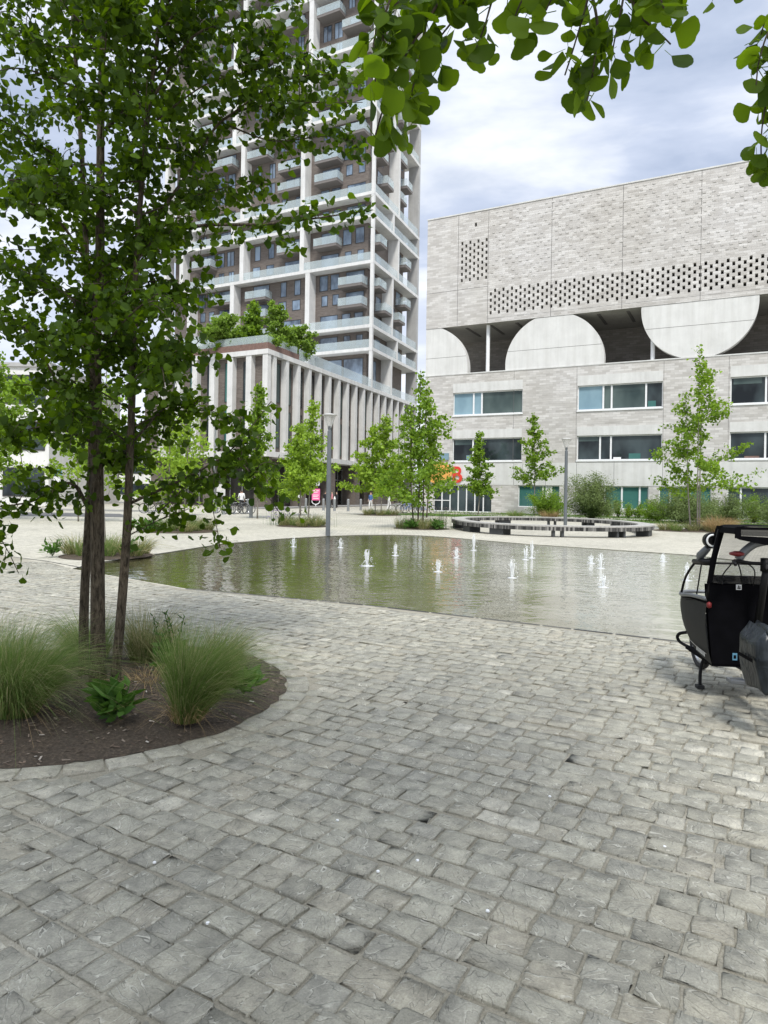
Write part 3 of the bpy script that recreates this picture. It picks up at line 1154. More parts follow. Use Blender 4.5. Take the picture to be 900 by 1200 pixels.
# ------------------------------------------------------------------ the near multi-stemmed tree
def near_tree():
    rng = np.random.default_rng(11)
    root = empty('multi_stem_ginkgo_tree', (-2.3, 5.45, .05), 0, 'dark three-stemmed ginkgo tree rising from the round mulch bed at the left', 'tree')
    T1 = [at(115, 812, 5.4), at(114, 600, 5.4), at(112, 400, 5.42), at(117, 300, 5.45), at(118, 150, 5.5), at(121, 20, 5.55), at(125, -180, 5.6)]
    T2 = [at(98, 806, 5.62), at(99, 700, 5.62), at(108, 520, 5.66), at(104, 380, 5.75), at(98, 220, 5.9), at(88, 60, 6.05), at(80, -60, 6.1)]
    T3 = [at(134, 812, 5.36), at(147, 650, 5.30), at(152, 540, 5.26), at(157, 400, 5.2), at(161, 290, 5.15), at(172, 150, 5.1), at(190, 0, 5.0), at(200, -120, 4.95)]
    stems = []
    for T, r0, r1 in ((T1, .060, .017), (T2, .043, .012), (T3, .039, .010)):
        T[0].z = .0
        pth = spline(T, 7)
        npt = len(pth)
        rad = [r0 + (r1 - r0) * (i / (npt - 1)) ** .85 for i in range(npt)]
        rad[0] *= 1.25
        rad[1] *= 1.08
        t = MB()
        t.tube(pth, rad, 12)
        t.build('trunk', M['bark'], root, smooth=True)
        stems.append(pth)
    br = MB()
    A = []

    def branch(pts, r, step=.046, per=(4, 6), skip=.06, twigs=5, tl=.42, spread=.055):
        path = spline(pts, 7)
        m_ = len(path)
        br.tube(path, [max(.003, r * (1 - .85 * k / (m_ - 1))) for k in range(m_)], 6)
        A.append(spurs(path, rng, step, spread, per, skip))
        for q in range(twigs):
            b0 = path[rng.integers(max(1, int(m_ * .2)), m_)]
            d = Vector((rng.normal(0, 1), rng.normal(0, 1), rng.normal(-.1, .6))).normalized()
            e = b0 + d * tl * rng.uniform(.5, 1.1)
            tw = spline([b0, b0.lerp(e, .5) + Vector((0, 0, .03)), e - Vector((0, 0, .04))], 3)
            br.tube(tw, [.004, .0037, .0034, .003, .0027, .0022, .0018], 4)
            A.append(spurs(tw, rng, step, spread, per, .1))

    # the limbs the photograph shows
    limbs = [
        ([(118, 310, 5.45), (215, 268, 5.2), (320, 262, 5.0), (437, 246, 4.8)], .02, 9, .28),
        ([(124, 152, 5.5), (160, 108, 5.35), (192, 72, 5.2), (240, 20, 5.0)], .02, 7, .45),
        ([(152, 590, 5.28), (225, 556, 5.1), (272, 526, 4.95), (318, 470, 4.9)], .013, 5, .28),
        ([(270, 527, 4.95), (298, 560, 4.9), (330, 604, 4.85)], .006, 5, .22),
        ([(186, 600, 5.2), (236, 560, 5.1), (252, 610, 5.1), (258, 642, 5.1)], .006, 3, .14),
        ([(104, 596, 5.4), (82, 566, 5.2), (36, 588, 5.0), (-30, 596, 4.9)], .018, 6, .35),
        ([(108, 480, 5.6), (70, 452, 5.4), (36, 392, 5.2), (-20, 350, 5.0)], .013, 8, .45),
        ([(98, 205, 5.9), (50, 172, 5.7), (0, 140, 5.5), (-50, 120, 5.4)], .013, 7, .4),
        ([(112, 112, 5.5), (62, 92, 5.3), (20, 80, 5.2), (-30, 90, 5.0)], .012, 6, .3),
        ([(161, 285, 5.15), (212, 215, 5.3), (262, 140, 5.4), (330, 122, 5.5), (425, 120, 5.6)], .018, 9, .32),
        ([(262, 140, 5.4), (330, 95, 5.2), (400, 88, 5.0), (424, 100, 4.9)], .008, 7, .3),
        ([(262, 145, 5.4), (320, 165, 5.6), (380, 160, 5.7), (425, 168, 5.8)], .008, 6, .25),
        ([(176, 120, 5.1), (230, 40, 4.9), (300, 36, 4.8), (352, 62, 4.7)], .012, 8, .35),
        ([(188, 40, 5.0), (240, -30, 5.0), (300, -50, 5.0), (340, -30, 5.0)], .012, 8, .45),
        ([(158, 380, 5.2), (205, 352, 5.4), (238, 330, 5.6)], .010, 6, .3),
        ([(155, 440, 5.2), (200, 410, 4.9), (242, 418, 4.7)], .010, 6, .28),
        ([(153, 520, 5.25), (210, 470, 5.4), (282, 498, 5.5)], .010, 6, .25),
        ([(113, 420, 5.4), (150, 372, 4.7), (190, 340, 4.3)], .012, 7, .3),
        ([(112, 520, 5.4), (60, 500, 4.9), (10, 510, 4.6)], .012, 6, .3),
        ([(-70, 540, 5.0), (-20, 600, 4.9), (6, 640, 4.9), (22, 672, 4.9)], .008, 3, .14),
        ([(112, 380, 5.4), (60, 330, 5.8), (10, 310, 6.0)], .012, 7, .4),
        ([(150, 628, 5.3), (185, 610, 5.4), (222, 596, 5.5)], .006, 3, .15),
        ([(115, 330, 5.45), (70, 260, 5.2), (30, 236, 5.0), (-20, 215, 4.9)], .014, 5, .22),
        ([(120, 60, 5.5), (80, 10, 5.3), (40, -30, 5.2)], .012, 7, .4),
        ([(172, 160, 5.1), (150, 60, 4.7), (140, 0, 4.4)], .01, 7, .4),
    ]
    for pts, r, tw, tl in limbs:
        branch([at(*p) for p in pts], r, twigs=tw, tl=tl)

    # and the shorter ones that fill the crown all round the stems
    def reach(z, az):
        # how far the crown spreads from the stems at a given height, less over the plaza side low down
        if math.cos(az) > 0:
            return float(np.interp(z, [1.7, 2.0, 2.5, 2.7, 3.15, 3.4, 3.8, 4.4, 5.2, 7.5], [.25, .75, .75, .42, .45, .75, 1.15, 1.5, 1.35, .6]))
        return float(np.interp(z, [1.7, 2.0, 3., 5., 7.5], [.45, .95, .95, 1.05, .5]))

    for si, (pth, z0, cnt) in enumerate(((stems[0], 1.75, 20), (stems[1], 1.9, 10), (stems[2], 1.75, 40))):
        for i in range(cnt):
            z = z0 + (6.9 - z0) * ((i + rng.uniform(0, 1)) / cnt)
            p0 = min(pth, key=lambda p: abs(p.z - z))
            az = i * 2.399 + si
            bl = reach(p0.z, az) * rng.uniform(.6, 1.1)
            d = Vector((math.cos(az), math.sin(az), rng.uniform(-.05, .42)))
            p1 = p0 + d * bl * .5 + Vector((0, 0, .05))
            p2 = p0 + d * bl + Vector((0, 0, rng.uniform(-.15, .1)))
            branch([p0, p1, p2], .008, twigs=5, tl=.34, skip=.12)
    P = np.concatenate(A)
    P = P[P[:, 2] > .95]
    br.build('branch', M['bark'], root, smooth=True)
    leaves('crown', P, .057, M['leaf'], rng, root, droop=.55, petiole=.025)
    print('near leaves', len(P))


near_tree()


# ------------------------------------------------------------------ the tree overhead whose sprays hang into the view
def overhead_tree():
    rng = np.random.default_rng(5)
    root = empty('overhanging_ginkgo_tree', (1.35, -1.2, 0), 0, 'ginkgo tree standing out of frame whose big-leaved sprays hang into the top of the view', 'tree')
    tr = MB()
    pth = spline([(1.35, -1.2, 0), (1.32, -1.18, 1.2), (1.3, -1.1, 2.4), (1.1, -.95, 4.2), (.6, -.7, 6.2), (.2, -.5, 8.6)], 6)
    tr.tube(pth, [.11 - .09 * i / (len(pth) - 1) for i in range(len(pth))], 12)
    tr.build('trunk', M['bark'], root, smooth=True)
    br = MB()
    A, B = [], []
    hub = Vector((1.29, -1.09, 2.5))

    def limb(pts, r, step, per, skip, spread, dst, r1=.15):
        path = spline(pts, 6)
        m_ = len(path)
        br.tube(path, [max(.002, r * (1 - (1 - r1) * k / (m_ - 1))) for k in range(m_)], 6)
        if step:
            dst.append(spurs(path, rng, step, spread, per, skip))
        return path
    # two limbs run forward just above the picture, the sprays hang from them
    L1 = limb([hub, Vector((.9, .0, 2.72)), at(700, -75, 1.75), at(600, -60, 1.72), at(520, -30, 1.7)], .020, .05, (2, 3), .45, .03, A)
    L2 = limb([hub, Vector((1.35, .2, 2.7)), at(960, -40, 1.9), at(930, 60, 1.95)], .014, .05, (2, 3), .6, .03, A)
    sp1 = dict(step=.0205, per=(1, 3), skip=.05, spread=.014, dst=A)
    for pts in (
        [(540, -35, 1.7), (500, 25, 1.66), (470, 75, 1.62), (450, 125, 1.6), (440, 158, 1.6)],
        [(520, -30, 1.7), (470, 0, 1.6), (440, 40, 1.55), (440, 95, 1.52)],
        [(500, 20, 1.66), (492, 70, 1.7), (478, 125, 1.72), (474, 150, 1.72)],
        [(560, -45, 1.72), (540, 10, 1.75), (512, 50, 1.8), (508, 78, 1.8)],
        [(600, -60, 1.72), (580, -10, 1.7), (568, 30, 1.7), (556, 62, 1.72)],
        [(640, -65, 1.74), (622, -20, 1.7), (608, 8, 1.72), (600, 30, 1.74)],
        [(690, -75, 1.75), (690, -10, 1.72), (674, 50, 1.7), (662, 88, 1.7)],
        [(690, -20, 1.72), (700, 30, 1.7), (694, 90, 1.68), (688, 118, 1.68)],
        [(740, -70, 1.75), (730, 0, 1.72), (720, 48, 1.72), (716, 72, 1.74)],
        [(735, -10, 1.72), (752, 20, 1.7), (776, 42, 1.7), (786, 52, 1.7)],
        [(800, -60, 1.7), (790, -20, 1.66), (800, 0, 1.66)],
        [(760, -60, 1.6), (772, -10, 1.5), (778, 10, 1.5)],
        [(830, -60, 1.72), (826, -30, 1.7), (838, -8, 1.7)],
        [(660, -60, 1.65), (650, -12, 1.6), (640, 12, 1.6)],
        [(480, -40, 1.6), (455, 5, 1.55), (447, 60, 1.55)],
    ):
        limb([at(*p) for p in pts], .0045, **sp1)
    for pts in (
        [(930, 20, 1.95), (905, 90, 1.95), (893, 150, 1.95), (892, 195, 1.95)],
        [(930, 40, 1.95), (915, 120, 1.9), (905, 180, 1.9)],
        [(945, -10, 1.9), (905, 30, 1.92), (890, 70, 1.92), (886, 100, 1.92)],
        [(930, 0, 1.95), (900, 20, 1.98), (892, 40, 1.98)],
    ):
        limb([at(*p) for p in pts], .0045, **sp1)
    # the crown overhead and behind, out of the frame, enlarged to shade the foreground
    for i in range(88):
        u = rng.normal(0, 1, 3)
        u /= np.linalg.norm(u)
        q = rng.uniform(.55, 1.)
        e = Vector((-.5 + 4.2 * u[0] * q, -.2 + 3.9 * u[1] * q, 6.6 + 2.6 * u[2] * q))
        if e.z < 1.6 + .80 * max(0, e.y) + 1.1:
            continue
        p0 = min(pth, key=lambda p: abs(p.z - (e.z - .8)))
        limb([p0, p0.lerp(e, .5) + Vector((0, 0, .25)), e], .014, .12, (5, 8), .3, .18, B)
    br.build('branch', M['bark'], root, smooth=True)
    P = np.concatenate(A)
    leaves('spray', P, .050, M['leafspray'], rng, root, droop=1.0, petiole=.03, shape=BIGFAN)
    Q = np.concatenate(B)
    leaves('crown', Q, .085, M['leaf'], rng, root, droop=.6)
    print('overhead', len(P), len(Q))


overhead_tree()


# ------------------------------------------------------------------ the near bed's planting
G = 'feather grass tufts in the round tree bed'
tuft((-2.50, 4.66, .05), 4200, .80, .15, (.20, -.10), 1, M['grassgreen'], 'largest feather grass tuft, left of the tree stems and drooping to the right', G, .0014, 1.2, .30)
tuft((-3.05, 5.2, .05), 2400, .78, .16, (.2, -.1), 2, M['grassgreen'], 'feather grass tuft cut by the left edge of the view', G, .0013, 1.2, .45)
tuft((-1.30, 4.60, .05), 4200, .78, .09, (.27, .0), 3, M['grassgreen'], 'bright feather grass tuft right of the tree stems, blown to the right', G, .0014, .9, .30)
tuft((-2.12, 6.2, .05), 1600, .62, .15, (.10, 0), 4, M['grasspale'], 'feather grass tuft peeping out right behind the tree stems', G, .0015, 1.1)
tuft((-1.38, 5.95, .05), 800, .52, .10, (.22, .0), 6, M['grasspale'], 'straw-coloured feather grass tuft behind the bright wind-blown one', G, .0013, 1.)
tuft((-2.62, 6.1, .05), 1500, .6, .15, (-.1, 0), 8, M['grassgreen'], 'feather grass tuft behind the tree stems on their left', G, .0015, 1.1)
for tl_c, n_, sd_ in (((-2.48, 4.62), 330, 31), ((-1.28, 4.55), 300, 33)):
    V, F = blades(n_, .34, .11, (.10, -.10), np.random.default_rng(sd_), .0013, 1.3, 5, .52)
    o_ = [q for q in COL.objects if q.name.startswith('feather_grass_tuft') and (Vector(q.location.xy) - Vector(tl_c)).length < .12][0]
    d_o = np_mesh('dead_blades', V, F, 4, M['grassstraw'], None)
    d_o.parent = o_
tuft((-1.85, 5.5, .05), 130, .24, .18, (.0, 0), 9, M['grassstraw'], 'low withered straw tuft on the mulch between tree and bright grass', None, .0022, 1.4, .9)
G = 'broad-leaved plants in the round tree bed'
herb((-1.80, 4.58, .05), 34, .15, 21, 'broad-leaved green plant at the foot of the tree stems, between the two big grass tufts', G, up=1.0, leaflen=.15)
herb((-1.05, 5.22, .05), 18, .14, 22, 'small broad-leaved plant at the right rim of the round bed', G, up=.8, leaflen=.13)
hb = herb((-1.82, 5.85, .05), 20, .16, 23, 'broad-leaved plant with upright flower stalks behind the bright grass tuft', G, up=1.1, leaflen=.12)
sm = MB()
rs = np.random.default_rng(2)
for i in range(5):
    a = rs.uniform(0, 6.28)
    x, y = -1.82 + .1 * math.cos(a), 5.85 + .1 * math.sin(a)
    pp = spline([(x, y, .06), (x + rs.normal(0, .03), y, .3), (x + rs.normal(0, .06), y + rs.normal(0, .05), rs.uniform(.42, .62))], 4)
    sm.tube(pp, .0035, 4)
    for q in range(12):
        c = pp[3 + q % 6] + Vector(rs.normal(0, .012, 3))
        sm.tube([c, c + Vector((rs.normal(0, .02), rs.normal(0, .02), .025))], [.007, .002], 4)
sm.build('flower_stalk', M['herb'], hb)

# wood chips and twigs on the mulch: nobody could count them
ch = MB()
rs = np.random.default_rng(9)
for i in range(1800):
    a, r = rs.uniform(0, 6.28), BEDR * math.sqrt(rs.uniform(.03, .98))
    x, y = BEDC.x + r * math.cos(a), BEDC.y + r * math.sin(a)
    z = .012 + .06 * (1 - (r / BEDR) ** 3)
    b = rs.uniform(0, 6.28)
    l, w = rs.uniform(.005, .024), rs.uniform(.002, .008)
    cx, cy = math.cos(b), math.sin(b)
    ch.add([(x - cx * l - cy * w, y - cy * l + cx * w, z), (x + cx * l - cy * w, y + cy * l + cx * w, z + .006), (x + cx * l + cy * w, y + cy * l - cx * w, z + .008), (x - cx * l + cy * w, y - cy * l - cx * w, z + .002)], [(0, 1, 2, 3)])
tag(ch.build('wood_chips', island_mat('wood_chips', [(0, (.05, .035, .025)), (.6, (.16, .12, .09)), (.94, (.24, .20, .16)), (1, (.5, .47, .42))], .9)), kind='stuff')


# ------------------------------------------------------------------ beds further off, with their grass and trees
def bed_plants(c, rx, ry, seed, where, n=6, pale=True, length=.62):
    rng = np.random.default_rng(seed)
    soil_bed(c, rx, ry, .05, 28)
    g = 'grass tufts in the bed ' + where
    for i in range(n):
        t = 2 * PI * i / n + seed
        q = .72 if i % 3 else .45
        p = (c[0] + rx * q * math.cos(t), c[1] + ry * q * math.sin(t), .04)
        tuft(p, 260, length * rng.uniform(.85, 1.15), .24, (rng.normal(.08, .1), 0), seed * 10 + i, M['grasspale'] if (i + (0 if pale else 1)) % 3 else M['grassgreen'],
             'pale feather grass tuft ' + where, g, .006, 1.1, .42, segs=5)


bed_plants((-3.75, 31.9), 1.25, 1.3, 2, 'under the lime-green tree behind the nearer lamp post', 9)
bed_plants((-.35, 49.5), 1.6, 1.5, 3, 'under the lime tree in the middle distance by the white bikes', 7)
bed_plants((1.75, 31.4), 1.3, 1.2, 4, 'under the multi-stemmed tree beside the ring bench', 8, False, .6)
bed_plants((-6.6, 16.3), 1.05, 1.1, 5, 'left of the pool beyond the near tree', 7, True, .62)
bed_plants((-7.9, 26.4), 1.5, 1.4, 6, 'at the left behind the pool', 8, True, .75)
bed_plants((15.0, 33.2), 1.9, 1.3, 7, 'under the tree right of the ring bench', 10, False, .55)

G = 'young trees on the plaza'
young_tree((-3.75, 32, .03), 5.9, 1.35, M['leaflime'], 'bright lime-green young tree just left of the nearer lamp post', G, 2, 31, .30, .13, 2.2)
young_tree((-.4, 49.6, .03), 7.3, 2.5, M['leaflime'], 'lime-green young tree in front of the podium, between nearer lamp post and ring bench', G, 2, 32, .24, .17, 2.2)
young_tree((1.6, 31.5, .03), 7.4, 1.9, M['leafmid'], 'multi-stemmed mid-green tree between the podium corner and the pale museum-like block', G, 3, 33, .2, .13, 1.7, 'bark')
young_tree((7.6, 55, 0), 6.7, 1.5, M['leafmid'], 'small green tree in front of the glazed entrance with the red B', G, 1, 34, .22, .16, 2.)
young_tree((12.0, 54.5, 0), 8.2, 2.1, M['leafmid'], 'slender pyramid-shaped tree in front of the stone wall, left of the far lamp post', G, 1, 35, .30, .16, 1.5)
young_tree((15.1, 33, .03), 8.9, 2.3, M['leafmid'], 'tall three-stemmed tree right of the ring bench, before the stone block', G, 3, 36, .22, .13, 1.45, 'barkpale')
young_tree((-6.8, 16.4, .03), 4.7, 1.0, M['leafmid'], 'pale-stemmed young tree seen left of the near trunk in its grassy bed', G, 2, 37, .5, .09, 1., lean=-.03)
young_tree((-8.0, 26.4, .03), 5.6, 1.7, M['leaflime'], 'light green young tree seen through the near crown, left behind the pool', G, 2, 38, .2, .11, 1.3)
young_tree((-7.4, 40, 0), 8.0, 1.5, M['leafmid'], 'green young tree in front of the podium corner', G, 1, 39, .2, .15, 2.4)
young_tree((-5.6, 46, 0), 6.2, 1.4, M['leaflime'], 'yellow-green young tree right of the podium corner, behind the one before the corner', G, 1, 40, .2, .15, 2.4)
young_tree((-14.5, 33, 0), 6.8, 2.2, M['leaflime'], 'light green tree behind the near stems, by the left streetside', G, 2, 41, .25, .14, 1.4)
young_tree((-19.5, 34, 0), 8.6, 2.9, M['leafmid'], 'broad light green tree at the left edge in front of the pale building', G, 2, 42, .22, .16, 1.5, shape='oval')
young_tree((-27, 46, 0), 9.5, 3.2, M['leafmid'], 'broad green tree left of the pale building front, furthest to the left', G, 1, 43, .22, .2, 1.4, shape='oval')
young_tree((-12.6, 42, 0), 6.4, 1.8, M['leaflime'], 'light green tree over the parked bicycles', G, 1, 44, .36, .15, 1.3)
young_tree((2.9, 46, 0), 6.0, 1.3, M['leafmid'], 'thin leaning tree behind the multi-stemmed tree, before the entrance', G, 1, 45, .3, .14, .9, 'bark', lean=.05)

gr = MB()
for x, y in ((.0, 2.86), (.17, 2.95), (.42, 2.60), (-.62, 2.5), (.9, 3.6), (-.2, 3.3), (1.3, 3.1), (-.95, 2.9)):
    gr.lathe([(.002, .012), (.008, .014), (.007, .019), (.002, .021)], 7, (x, y, 0))
tag(gr.build('white_grit', M['white']), kind='stuff')

# white daisies and lavender in two beds
rs = np.random.default_rng(4)


def sprinkle(c, rx, ry, n, z0, z1, size, material, label, name, cat='flowers'):
    P = np.stack([c[0] + rx * rs.normal(0, .5, n), c[1] + ry * rs.normal(0, .5, n), rs.uniform(z0, z1, n)], 1)
    o = leaves(name, P, size, material, rs, None, 0., OVAL)
    st = MB()
    for p in P[::3]:
        st.tube([(p[0], p[1], 0), tuple(p)], [.005, .003], 3)
    root = empty(name + '_clump', (c[0], c[1], 0), 0, label, cat)
    o.name = 'blossom'
    o.parent = root
    o.location = (-c[0], -c[1], 0)
    st.build('stem', M['herb'], root)


sprinkle((-3.2, 31.4), .9, .6, 70, .35, .75, .07, M['flower'], 'white daisy-like flowers in the grass under the lime-green tree', 'daisy')
sprinkle((-4.9, 32.6), .7, .6, 220, .3, .8, .09, M['lavender'], 'lavender-coloured flower clump left of the lime-green tree bed', 'lavender')
sprinkle((2.75, 30.9), .45, .4, 160, .3, 1.0, .06, M['purple'], 'thin plant with dark seed heads at the right of the bed by the ring bench', 'seed_head')
sprinkle((.95, 30.7), .35, .4, 90, .3, .9, .06, M['purple'], 'thin plant with dark seed heads at the left of the bed by the ring bench', 'seed_head')
herb((-7.6, 15.7, .03), 22, .22, 51, 'dark green broad-leaved plant at the left rim of the bed left of the pool', None, up=1.1, leaflen=.16)
herb((-5.85, 15.7, .03), 20, .2, 52, 'dark green leafy plant right behind the near trunk by the pool', None, up=1.4, leaflen=.15)
herb((1.2, 30.6, .03), 30, .35, 53, 'low dark green leafy plant in front of the bed by the ring bench', None, up=.7, leaflen=.22)
herb((2.3, 30.4, .03), 30, .3, 54, 'dark green leafy plant under the thin seed heads by the ring bench', None, up=.9, leaflen=.22)
herb((-8.9, 25.6, .03), 40, .5, 55, 'low spreading green plant at the left rear of the pool', None, up=.6, leaflen=.25)

# lawn strips, shrubs and hedge balls before the stone block
WD = Vector((.8869, -.4619, 0))
WN = Vector((-.4619, -.8869, 0))
WP = Vector((3.686, 63.644, 0))


def wall_pt(u, v, z=0.):
    """stone block: u along the wall from its left end, v outward, z up"""
    return WP + WD * u + WN * v + Vector((0, 0, z))


flat('lawn', [tuple(wall_pt(*p).xy) for p in ((2.5, 12.5), (60, 14.5), (60, 8.2), (2.5, 7.6))], .006, M['lawn'])
flat('planted_strip', [tuple(wall_pt(*p).xy) for p in ((7.8, 4.4), (60, 5.2), (60, .1), (7.8, .1))], .008, M['lawn'])
rs = np.random.default_rng(12)
nb = 16000
uu = rs.uniform(2.5, 46, nb)
vv_ = np.where(rs.random(nb) < .68, rs.uniform(7.8, 13., nb), rs.uniform(.4, 4.5, nb))
V, F = blades(nb, .22, .02, (0, 0), rs, .014, 1., 2, .5)
off = np.stack([WP.x + WD.x * uu + WN.x * vv_, WP.y + WD.y * uu + WN.y * vv_, np.zeros(nb)], 1)
V = V + np.repeat(off, 6, 0)
go = np_mesh('grass', V, F, 4, M['lawnblade'])
tag(go, kind='stuff')

G = 'clipped round shrubs at the foot of the stone wall'


def along_wall(px, v):
    """ground point in front of the stone wall, at distance v from it, seen at picture column px"""
    P0 = WP + WN * v
    xr = (px - 450 + ROLL * 22) / 800
    u = (xr * P0.y - P0.x) / (WD.x - xr * WD.y)
    return P0 + WD * u


for i in range(13):
    p = along_wall(699 + i * 12.5, 3.0)
    w = ('first', 'second', 'third', 'fourth', 'fifth', 'sixth', 'seventh', 'eighth', 'ninth', 'tenth', 'eleventh', 'twelfth', 'thirteenth')[i]
    shrub(p, .5 + .07 * (i % 3), 1.05 + .15 * ((i * 7) % 3), 60 + i, M['leaflime'] if i % 2 else M['leafmid'], w + ' from the left in the row of small round shrubs under the teal windows', G, 1300, .11, 'round_shrub')
for px, Y, rx, h, sd, mt, lb, n in ((641, 47, 1.5, 1.75, 80, 'leafmid', 'dense green shrub left of the far lamp post', 4200), (693, 47.5, 2.0, 2.5, 81, 'leafgrey', 'large feathery grey-green bush right of the far lamp post', 6500),
                                    (800, 43, 1.9, 1.9, 82, 'leafgrey', 'grey-green bush behind the three-stemmed tree', 4200), (851, 44, 1.7, 1.6, 83, 'leafgrey', 'grey-green bush right of the three-stemmed tree', 3600),
                                    (883, 46, 1.2, 1.6, 84, 'leafmid', 'upright green bush before the dark window at the right edge', 2600), (770, 46, 1.3, 1.2, 85, 'leafmid', 'low green bush left of the three-stemmed tree', 2600),
                                    (905, 43, 1.6, 1.4, 86, 'leafgrey', 'low grey-green bush cut by the right edge of the view', 2600)):
    p = at(px, 600, Y)
    shrub((p.x, p.y, 0), rx, h, sd, M[mt], lb, None, n, .11, 'bush', spiky=.7)
tuft((15.9, 32.4, .03), 900, 1.0, .5, (.1, 0), 90, M['grassstraw'], 'straw-brown grass clump right of the three tree stems', None, .008, 1., .5, name='straw_grass_clump', segs=5)
tuft((11.2, 46.0, .03), 500, .9, .4, (0, 0), 91, M['grassstraw'], 'straw-brown grass clump at the foot of the slender tree', None, .01, 1., .5, name='straw_grass_clump', segs=5)
tuft((9.0, 46.5, .03), 450, .8, .35, (0, 0), 92, M['grassgreen'], 'green-brown grass clump left of the ring bench rear', None, .01, 1., .5, name='straw_grass_clump', segs=5)


# ------------------------------------------------------------------ street furniture
def lamp_post(loc, label):
    r = empty('lamp_post', loc, 0, label, 'street lamp', 'lamp posts on the plaza')
    x, y, z = loc
    m = MB()
    m.lathe([(.085, 0), (.085, 1.0), (.083, 2.2), (.075, 3.85), (.05, 3.87), (.05, 3.9)], 16, loc)
    m.build('pole', M['lampgrey'], r, smooth=False)
    m = MB()
    m.lathe([(.05, 3.9), (.07, 3.98), (.09, 4.02), (.05, 4.05)], 14, loc)
    m.build('collar', M['lampgrey'], r)
    m = MB()
    m.tube([(x, y, z + 4.0), (x, y, z + 4.42)], [.075, .235], 18, False)
    m.build('lamp_shade', M['lampglass'], r, smooth=True)
    m = MB()
    for k in range(4):
        a = PI / 4 + k * PI / 2
        m.tube([(x + .07 * math.cos(a), y + .07 * math.sin(a), z + 3.98), (x + .24 * math.cos(a), y + .24 * math.sin(a), z + 4.42)], .012, 5)
    m.build('strut', M['lampcap'], r)
    m = MB()
    m.lathe([(.02, 4.40), (.27, 4.42), (.28, 4.45), (.12, 4.49), (.02, 4.50)], 20, loc)
    m.build('cap', M['lampcap'], r, smooth=False)
    return r


lamp_post((-2.04, 25.1, 0), 'grey lamp post with funnel-shaped head at the far edge of the pool')
lamp_post((9.05, 34.0, 0), 'grey lamp post with funnel-shaped head standing inside the ring bench')

# ring bench
bx, by, brx, bry = 7.6, 31.9, 4.35, 5.55
bench = empty('ring_bench', (bx, by, 0), 0, 'long ring-shaped bench of grey slats on dark blocks beyond the pool', 'bench')


def rr(t, k):
    # a rounded oval, a little squarer than an ellipse
    c, s = math.cos(t), math.sin(t)
    e = .86
    return (bx + (brx + k) * math.copysign(abs(c) ** e, c), by + (bry + k) * math.copysign(abs(s) ** e, s))


SW = .62
m = MB()
n = 120
vs, fs = [], []
for i in range(n):
    t = 2 * PI * i / n
    for (k, z) in ((0, .40), (0, .45), (-SW, .45), (-SW, .40)):
        vs.append((*rr(t, k), z))
for i in range(n):
    j = (i + 1) % n
    for q in range(4):
        fs.append((i * 4 + q, j * 4 + q, j * 4 + (q + 1) % 4, i * 4 + (q + 1) % 4))
m.add(vs, fs)
m.build('seat', M['benchtop'], bench)
m = MB()
ns = 420
for k, out in ((.0, 1), (-SW, -1)):
    m = MB()
    for i in range(ns):
        t0, t1 = 2 * PI * (i + .06) / ns, 2 * PI * (i + .94) / ns
        a, b2 = rr(t0, k + .004 * out), rr(t1, k + .004 * out)
        c2, d2 = rr(t1, k - .05 * out), rr(t0, k - .05 * out)
        poly = [a, b2, c2, d2]
        m.prism(poly if out > 0 else poly[::-1], .25, .398)
    m.build('slatted_apron', M['slat'], bench)
for i, (t, blk) in enumerate([(-.28, 1), (-.70, 1), (-1.22, 0), (-1.72, 0), (-2.3, 1), (-2.75, 1), (3.0, 1), (2.3, 0), (1.8, 1), (1.25, 0), (.75, 0), (.25, 1)]):
    m = MB()
    c = Vector((*rr(t, -SW / 2), 0))
    c2 = Vector((*rr(t + .02, -SW / 2), 0))
    a = math.atan2(c2.y - c.y, c2.x - c.x)
    ax, ay = Vector((math.cos(a), math.sin(a), 0)), Vector((-math.sin(a), math.cos(a), 0))

    def fm(x, y, z, c=c, ax=ax, ay=ay):
        return c + ax * x + ay * y + Vector((0, 0, z))
    m.fmap = fm
    if blk:
        m.box(-.35, .35, -.25, .25, 0, .262)
        m.build('support_block', M['benchdark'], bench)
    else:
        m.box(-.22, -.12, -.25, .25, 0, .262)
        m.box(.12, .22, -.25, .25, 0, .262)
        m.build('leg', M['benchdark'], bench)

# fountain jets
JETS = [(-2.64, 20.1, .35, 'left'), (-1.25, 20.06, .3, ''), (-.35, 15.18, .42, ''), (.32, 17.83, .36, ''), (1.15, 14.23, .30, ''), (2.64, 19.9, .55, ''), (1.87, 17.38, .3, ''), (2.54, 13.39, .45, ''),
        (3.6, 17.22, .42, ''), (3.86, 17.72, .5, ''), (5.07, 16.6, .22, ''), (4.93, 15.44, .40, ''), (3.95, 12.21, .26, ''), (7.12, 17.35, .22, ''), (5.99, 13.43, .36, '')]
JL = ['short water jet nearest the left end of the pool', 'water jet just right of the nearer lamp post foot', 'bushy water jet left of the pool middle, broadest of all', 'thin water jet right of the nearer lamp post reflection',
      'water jet in the pool middle, before the tree reflection', 'tallest water jet, close to the far edge under the ring bench', 'low water jet behind the pool-middle one', 'splashing water jet nearest the slot drain in the pool middle',
      'left of the two close-set water jets below the ring bench', 'right of the two close-set water jets below the ring bench', 'tiny water jet before the far lamp post reflection', 'water jet right of the far lamp post reflection',
      'low splashing water jet nearest the front right of the pool', 'small water jet near the right rear of the pool', 'water jet beside the cargo bike canopy']
